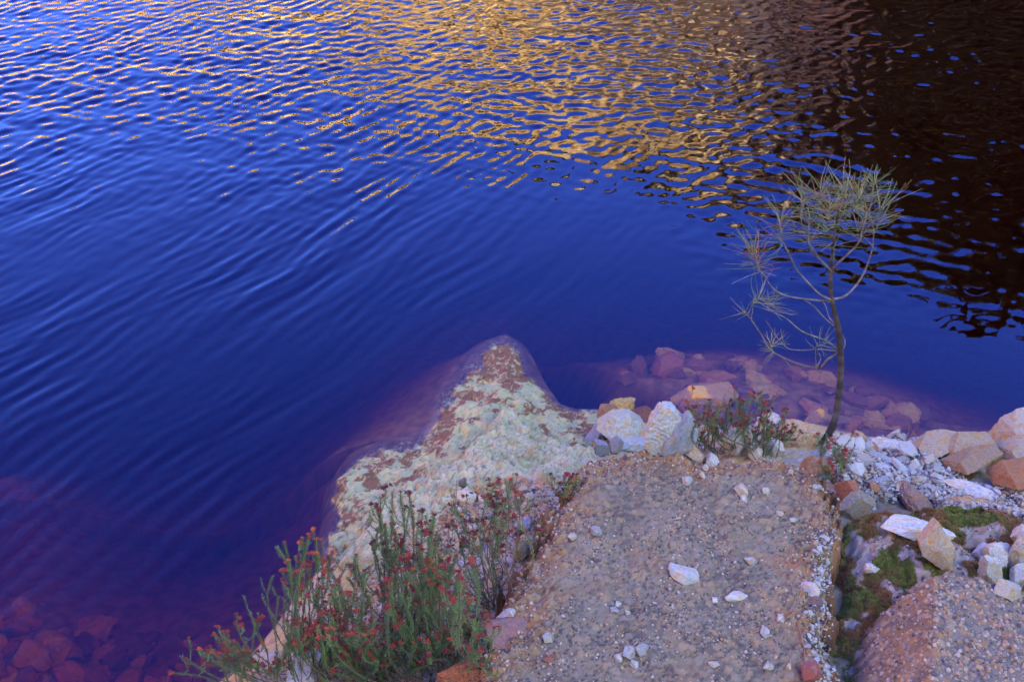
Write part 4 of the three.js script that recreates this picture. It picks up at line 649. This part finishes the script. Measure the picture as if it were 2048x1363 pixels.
const fan = (bx, by, list, spread = 20, kind) => list.map(([x, y, k]) => [bx + (QR() - .5) * spread, by + (QR() - .5) * spread * 0.5, x, y, k ?? kind]);
const fill = (n, bx, by, spread, x0, x1, y0, y1, kind) => Array.from({ length: n }, () => { const x = lerp(x0, x1, QR()), y = lerp(y0, y1, QR()); return [lerp(bx, x, 0.45) + (QR() - .5) * spread, Math.max(by, y + 30) + (QR() - .5) * 20, x, y, kind]; });
shrub('sprawling red-flowered shrub hanging over the water at the lower left', 560, 1362, [...fan(540, 1366, [[345, 1345], [372, 1318], [400, 1300], [425, 1268], [445, 1262], [470, 1245], [500, 1225], [415, 1330], [455, 1310], [490, 1345], [535, 1215], [556, 1195, 3], [470, 1320], [440, 1340]], 120), ...fill(24, 560, 1370, 110, 400, 640, 1240, 1350)], 501, { leaf: 0.0068 });
shrub('tall pale-stemmed shrub with orange heads against the purple water', 605, 1340, [...fan(600, 1335, [[553, 1092, 2], [568, 1084, 2], [604, 1076, 2], [618, 1070, 2], [632, 1078, 2], [600, 1122, 2], [645, 1112], [620, 1135], [660, 1110], [585, 1160, 3], [545, 1150, 3]], 26), ...fill(22, 640, 1330, 80, 570, 720, 1120, 1290)], 502, { tone: -0.6, leaf: 0.0068 });
shrub('densest green shrub full of rust heads at the bottom of the picture', 760, 1362, [...fill(66, 760, 1366, 190, 590, 910, 1130, 1345), ...fill(22, 760, 1366, 120, 640, 800, 1250, 1330)], 503, { depth: 0.2, tone: -0.2 });
shrub('shrub with dark maroon heads rising highest over the pale bedrock', 790, 1270, [...fan(790, 1262, [[752, 1012], [760, 992], [786, 978], [800, 984], [818, 984], [822, 1002], [762, 1040], [770, 1052], [785, 1046], [735, 1060], [742, 1086], [712, 1110], [700, 1132], [765, 1090], [790, 1100], [800, 1070], [815, 1120]], 60), ...fill(10, 780, 1270, 80, 690, 850, 1080, 1200)], 504, { tone: 0.7 });
shrub('shrub with bright red heads in front of the ochre gravel', 850, 1330, [...fan(850, 1320, [[838, 1022], [850, 1030], [868, 1030], [845, 1050], [860, 1062], [880, 1066], [870, 1090], [835, 1090], [850, 1120], [880, 1140]], 70), ...fill(40, 860, 1340, 150, 770, 950, 1110, 1330)], 505, { tone: 0.2, depth: 0.16 });
shrub('dark arching shrub leaning left from the slab side', 985, 1215, [...fan(985, 1215, [[898, 1008], [906, 1000], [916, 1008], [922, 1034], [902, 1044], [912, 1052], [880, 1080], [900, 1092], [925, 1080], [890, 1120]], 22), ...fan(985, 1222, [[860, 1170], [900, 1200], [930, 1160]], 20, 3)], 506, { tone: 1, leafFrom: 0.12, gap: 0.0036 });
shrub('thin upright plants with crimson heads beside the slab', 1002, 1185, [...fan(1004, 1186, [[996, 962], [1010, 956], [1022, 960], [992, 984], [1002, 990], [1012, 1000], [1028, 980], [986, 1010], [1000, 1026], [1016, 1040], [1030, 1034], [978, 1058], [990, 1066], [1022, 1062], [1034, 1080], [1006, 1090]], 60), ], 507, { tone: 0.8, leafFrom: 0.45, gap: 0.0036 });
shrub('little tuft with red heads at the slab rim above the thin plants', 1143, 1000, fan(1143, 998, [[1122, 966], [1132, 964], [1140, 966], [1118, 984], [1126, 978], [1112, 1010]], 12), 508, { tone: 0.8, depth: 0.03 });
shrub('small leafy shrub low against the orange rock by the slab', 920, 1362, fill(16, 930, 1366, 50, 890, 975, 1230, 1340, 1), 509, { tone: 1, leaf: 0.0075 });
shrub('red-flowered shrub over white boulders behind the slab, left of the pine', 1480, 905, [...fan(1420, 905, [[1374, 802], [1384, 812], [1378, 818], [1420, 800], [1436, 806], [1442, 816], [1398, 850], [1405, 868], [1386, 880], [1398, 890]], 40), ...fan(1490, 908, [[1462, 800], [1472, 796], [1484, 800], [1508, 794], [1522, 788], [1532, 798], [1540, 806], [1462, 842], [1480, 848], [1500, 828], [1452, 860], [1444, 872], [1478, 868], [1505, 862], [1520, 840]], 50), ...fan(1530, 908, [[1528, 846], [1548, 850], [1560, 846], [1576, 850], [1580, 862], [1562, 872], [1540, 868], [1552, 884], [1520, 884], [1500, 888], [1590, 880]], 50), ...fill(26, 1480, 905, 60, 1385, 1585, 825, 890)], 510, { depth: 0.08, head: 0.95, tone: 0.4, leafFrom: 0.12 });
shrub('small orange-red flowered plant in front of the rubble', 1660, 968, fan(1660, 968, [[1658, 892], [1672, 884], [1684, 892], [1690, 898], [1666, 900], [1682, 922], [1690, 934], [1676, 940], [1640, 940]], 18), 511, { tone: -0.4, depth: 0.05 });

// ------------------------------------------------------------------ the young pine
{
  const base = land(1652, 884), Z = base.z, t = thing('pine_sapling', 'slender young pine with tufted needles standing at the water edge', 'tree', base), R = rng(99);
  const at = (px, py, dz = 0) => onPlane(px, py, Z + dz).sub(base), k = base.distanceTo(camera.position) / FPX;
  const bark = (p, d) => { const n = N3(p.x * 90, p.y * 30, p.z * 90), m = N3(p.x * 300, p.y * 160, p.z * 300); return mix3([0.05, 0.038, 0.03], [0.17, 0.135, 0.10], sstep(-0.4, 0.7, n * 0.5 + m * 0.7)); };
  const pale = (p) => mix3([0.20, 0.17, 0.13], [0.38, 0.33, 0.27], sstep(-0.5, 0.6, N3(p.x * 120, p.y * 120, p.z * 120)));
  const barkMat = new THREE.MeshStandardMaterial({ vertexColors: true, roughness: 0.9, bumpMap: GRAIN, bumpScale: 0.004 });
  part(t, 'trunk', tube([[1646, 890], [1658, 868], [1670, 838], [1677, 800], [1682, 750], [1682, 705], [1677, 655], [1667, 612], [1662, 580], [1662, 540], [1666, 500], [1671, 460], [1678, 420], [1684, 390]].map(([x, y], i) => at(x, y, 0.01 * Math.sin(i * 1.3))), [8.5, 7.6, 6.6, 6.2, 5.8, 5.4, 5, 4.4, 4, 3.6, 2.8, 2.2, 1.6, 1].map((r) => r * k), 10, 7, bark), barkMat);
  part(t, 'root', tube([[1656, 872], [1640, 886], [1618, 892], [1596, 896], [1578, 906]].map(([x, y], i) => at(x, y, 0.012 + 0.006 * i)), [5.5, 5, 4, 2.8, 1.5].map((r) => r * k), 8, 6, bark), barkMat);
  part(t, 'root', tube([[1654, 876], [1648, 892], [1652, 906], [1646, 920]].map(([x, y], i) => at(x, y, 0.016 + 0.006 * i)), [4, 3.4, 2.4, 1.4].map((r) => r * k), 8, 6, bark), barkMat);
  const br = (pts, r0, r1, dz = 0.1) => { const s = (R() - .5) * 2 * dz; const p = pts.map(([x, y], i) => at(x, y, s * Math.sin(i / (pts.length - 1) * 1.6))); part(t, 'branch', tube(p, [r0 * 0.8 * k, (r0 + r1) * 0.36 * k, r1 * 0.7 * k], 6, 6, pale), barkMat); return p; };
  br([[1664, 598], [1690, 592], [1716, 566], [1735, 530], [1745, 496], [1749, 455]], 3, 1.6);
  br([[1662, 600], [1640, 588], [1612, 560], [1592, 536], [1578, 506], [1566, 480], [1562, 450]], 2.8, 1.3);
  br([[1660, 602], [1622, 599], [1572, 591], [1546, 576], [1530, 552], [1520, 538], [1514, 512]], 2.6, 1.4);
  br([[1674, 656], [1650, 636], [1628, 612], [1610, 600]], 2, 1.2); br([[1672, 650], [1658, 632], [1652, 612], [1646, 602]], 1.5, 0.9);
  br([[1677, 698], [1650, 680], [1604, 662], [1572, 636], [1542, 622], [1526, 616]], 2.2, 1.3);
  br([[1681, 706], [1690, 690], [1689, 676], [1680, 662]], 1.8, 1.2);
  br([[1680, 704], [1656, 718], [1640, 734], [1600, 728], [1562, 712], [1542, 700], [1522, 668], [1502, 638], [1492, 628]], 3, 1.3);
  br([[1678, 702], [1640, 698], [1602, 700], [1576, 696], [1556, 676], [1532, 640]], 2, 1.1);
  br([[1633, 736], [1632, 712], [1632, 696], [1636, 684]], 1.4, 0.9); br([[1634, 734], [1642, 716], [1636, 702]], 1.5, 1); br([[1640, 732], [1636, 738], [1644, 744]], 2.4, 1.6);
  br([[1544, 700], [1566, 716], [1590, 736], [1618, 732]], 1.2, 0.8); br([[1632, 698], [1616, 684], [1610, 676]], 1.1, 0.7); br([[1572, 694], [1564, 672], [1562, 656]], 1, 0.7); br([[1503, 640], [1506, 616], [1508, 598]], 1.2, 0.9);
  br([[1664, 542], [1642, 520], [1622, 500], [1618, 470], [1620, 440]], 3.2, 1.6); br([[1666, 536], [1696, 508], [1716, 488], [1728, 450], [1742, 410], [1748, 372]], 2.6, 1.3);
  br([[1670, 480], [1652, 450], [1642, 415], [1640, 385]], 2, 1.1); br([[1674, 450], [1688, 425], [1694, 398], [1690, 375]], 1.8, 1.1); br([[1640, 518], [1610, 470], [1602, 430], [1604, 398]], 1.8, 1); br([[1716, 488], [1740, 450], [1762, 428], [1770, 404]], 1.8, 1);
  const NEEDLE = [[.14, .21, .05], [.20, .27, .08], [.09, .15, .045], [.34, .16, .06], [.30, .28, .12]].map((c) => new THREE.MeshStandardMaterial({ color: lin(...c), roughness: 0.6 }));
  function tuft(pts, n, len, o = {}) {
    const P3 = pts.map(([x, y, dz]) => at(x, y, dz ?? 0)), c = new THREE.CatmullRomCurve3(P3), groups = new Map();
    if (n > 50) { n = Math.round(n * (0.32 + 0.24 * R())); len *= 0.72 + 0.28 * R(); } else n = Math.round(n * 1.2);
    for (let i = 0; i < n; i++) {
      const u = Math.pow(R(), 0.8), p = c.getPoint(u), d = c.getTangent(u), a = R() * 6.283; let s = V(Math.cos(a), 0.2 * (R() - .5), Math.sin(a)); s.addScaledVector(d, -s.dot(d)).normalize();
      const out = lerp(1.5, 0.6, u) * (0.6 + 0.7 * R()), dir = s.multiplyScalar(out).addScaledVector(d, 0.35 + 0.5 * u * R()).normalize(), L = len * k * (0.7 + 0.5 * R()), sag = V((R() - .5) * 0.9, -0.45 + 1.0 * R() * (o.lift ?? 0.8), (R() - .5) * 0.9);
      const p1 = p.clone().addScaledVector(dir, L * 0.5), p2 = p.clone().addScaledVector(dir, L).addScaledVector(sag, L * 0.5);
      const g = tube([p, p1, p2], [0.0007, 0.00062, 0.00036], 3, 3), m = R() < (o.dry ?? 0.15) ? 3 : R() < 0.25 ? 4 : Math.floor(R() * 3);
      if (!groups.has(m)) groups.set(m, []); groups.get(m).push(g);
    }
    for (const [m, gs] of groups) part(t, 'needle_tuft', mergeGeometries(gs), NEEDLE[m]).userData.kind = 'stuff';
  }
  tuft([[1519, 545], [1514, 525], [1512, 500]], 46, 55, { dry: 0.45 });
  tuft([[1506, 612], [1512, 602], [1522, 596]], 20, 60, { dry: 0.2 }); tuft([[1500, 634], [1494, 628], [1488, 622]], 11, 38); tuft([[1550, 704], [1544, 698], [1548, 686]], 24, 34); tuft([[1634, 692], [1640, 688], [1648, 684]], 12, 46); tuft([[1530, 616], [1545, 612]], 8, 50);
  tuft([[1566, 490], [1560, 460], [1566, 425]], 80, 62, { dry: 0.15 }); tuft([[1604, 430], [1602, 405], [1610, 385]], 85, 56); tuft([[1620, 500], [1617, 465], [1622, 430]], 100, 62, { dry: 0.35 });
  tuft([[1642, 440], [1640, 405], [1644, 382]], 110, 56); tuft([[1668, 500], [1674, 450], [1680, 405]], 130, 62, { dry: 0.2 }); tuft([[1690, 420], [1692, 395], [1688, 378]], 100, 52); tuft([[1712, 480], [1722, 450], [1734, 420]], 130, 60);
  tuft([[1738, 410], [1746, 380], [1752, 362]], 90, 46); tuft([[1750, 470], [1756, 440], [1764, 412]], 120, 58, { dry: 0.22 }); tuft([[1700, 440, .05], [1712, 410, .06], [1722, 390, .06]], 90, 55); tuft([[1650, 470, .06], [1655, 440, .07], [1660, 410, .07]], 80, 58);
}
// fallen needles
const dryMat = new THREE.MeshStandardMaterial({ color: lin(.30, .14, .07), roughness: 0.7 });
function fallen(list, label, group) { const p0 = land(list[0][0], list[0][1]), o = thing('fallen_needle', label, 'pine needle', p0, group); part(o, 'needle', tube(list.map(([x, y, up = 0]) => { const q = land(x, y); q.y += 0.003 + up; return q.sub(p0); }), [0.0011, 0.0006], 4, 6), dryMat); return o; }
fallen([[1505, 1268], [1560, 1245, .004], [1645, 1200, .008]], 'long brown pine needle lying across the slab edge'); fallen([[1540, 1262], [1585, 1230, .004], [1610, 1160, .006]], 'thin reddish needle crossing the long brown one');
fallen([[1632, 1285], [1655, 1240, .004], [1660, 1225, .006]], 'curved dry needle in the gap beside the slab'); fallen([[1612, 1330], [1606, 1290, .003], [1595, 1250, .004]], 'dry needle along the slab in the gap'); fallen([[2048, 1070], [2010, 1040, .01], [1990, 1026, .006]], 'straw-coloured needle arching over the mossy layers');
fallen([[1772, 980], [1800, 958, .012], [1812, 948, .008]], 'dry needle leaning in the rubble heap'); fallen([[1640, 1110], [1655, 1120, .003], [1662, 1140, .004]], 'short dry needle on the moss in the gap');
{
  const base = land(1806, 900), o = thing('dry_needle_sprig', 'dry brown needle sprig sticking up at the rubble edge above the water', 'twig', base), loc = (x, y, dz = 0) => onPlane(x, y, base.z + dz).sub(base);
  for (const p of [[[1806, 900], [1812, 880], [1818, 862], [1818, 846]], [[1806, 900], [1816, 880], [1828, 864], [1836, 854]], [[1828, 892], [1832, 876], [1826, 862], [1818, 850]], [[1804, 902], [1812, 886], [1824, 868]]]) part(o, 'needle', tube(p.map(([x, y], i) => loc(x, y, -0.004 * i)), [0.0016, 0.0013, 0.0008], 4, 5), dryMat);
}

// ------------------------------------------------------------------ scrub on the far banks, seen only in the water
{
  const R = rng(606), q = [];
  for (let i = 0; i < 46; i++) { const a = R() * 6.283, y = R(), r = 0.55 * Math.sqrt(R()) * (1 - 0.35 * y), g = new THREE.PlaneGeometry(0.3, 0.3); g.rotateX(R() * 3); g.rotateY(R() * 6); g.translate(Math.cos(a) * r, 0.12 + y * 0.9, Math.sin(a) * r); q.push(g); }
  const g = mergeGeometries(q), ms = [], cs = [];
  for (let i = 0; i < 9000 && ms.length < 2600; i++) {
    const az = lerp(-30, 75, R()), toe = TOE(az), cr = CREST(az), r = lerp(toe + 0.5, cr + 1.5, Math.pow(R(), 0.6)), s = (r - toe) / (cr - toe), x = r * Math.sin(az * D2R), z = -r * Math.cos(az * D2R);
    const want = az > 19 ? 0.9 : 0.03 + 0.22 * sstep(0.9, 1, s) * sstep(-2, 8, az) + 0.3 * sstep(13, 18, az); if (R() > want) continue;
    const k = (0.5 + 1.3 * R()) * (az > 19 ? 1.15 : 0.7); ms.push(mtx(V(x, pitH(x, z) - 0.1, z), new THREE.Euler(0, R() * 6, 0), V(k, k * (0.7 + 0.7 * R()), k))); cs.push(lin(.085 + .05 * R(), .065 + .03 * R(), .025));
  }
  stuff('hillside_scrub', g, new THREE.MeshStandardMaterial({ color: 0xffffff, roughness: 1, side: THREE.DoubleSide }), ms, cs, 'dark scrub growing on the banks across the lake', 'scrub');
}

renderer.render(scene, camera);
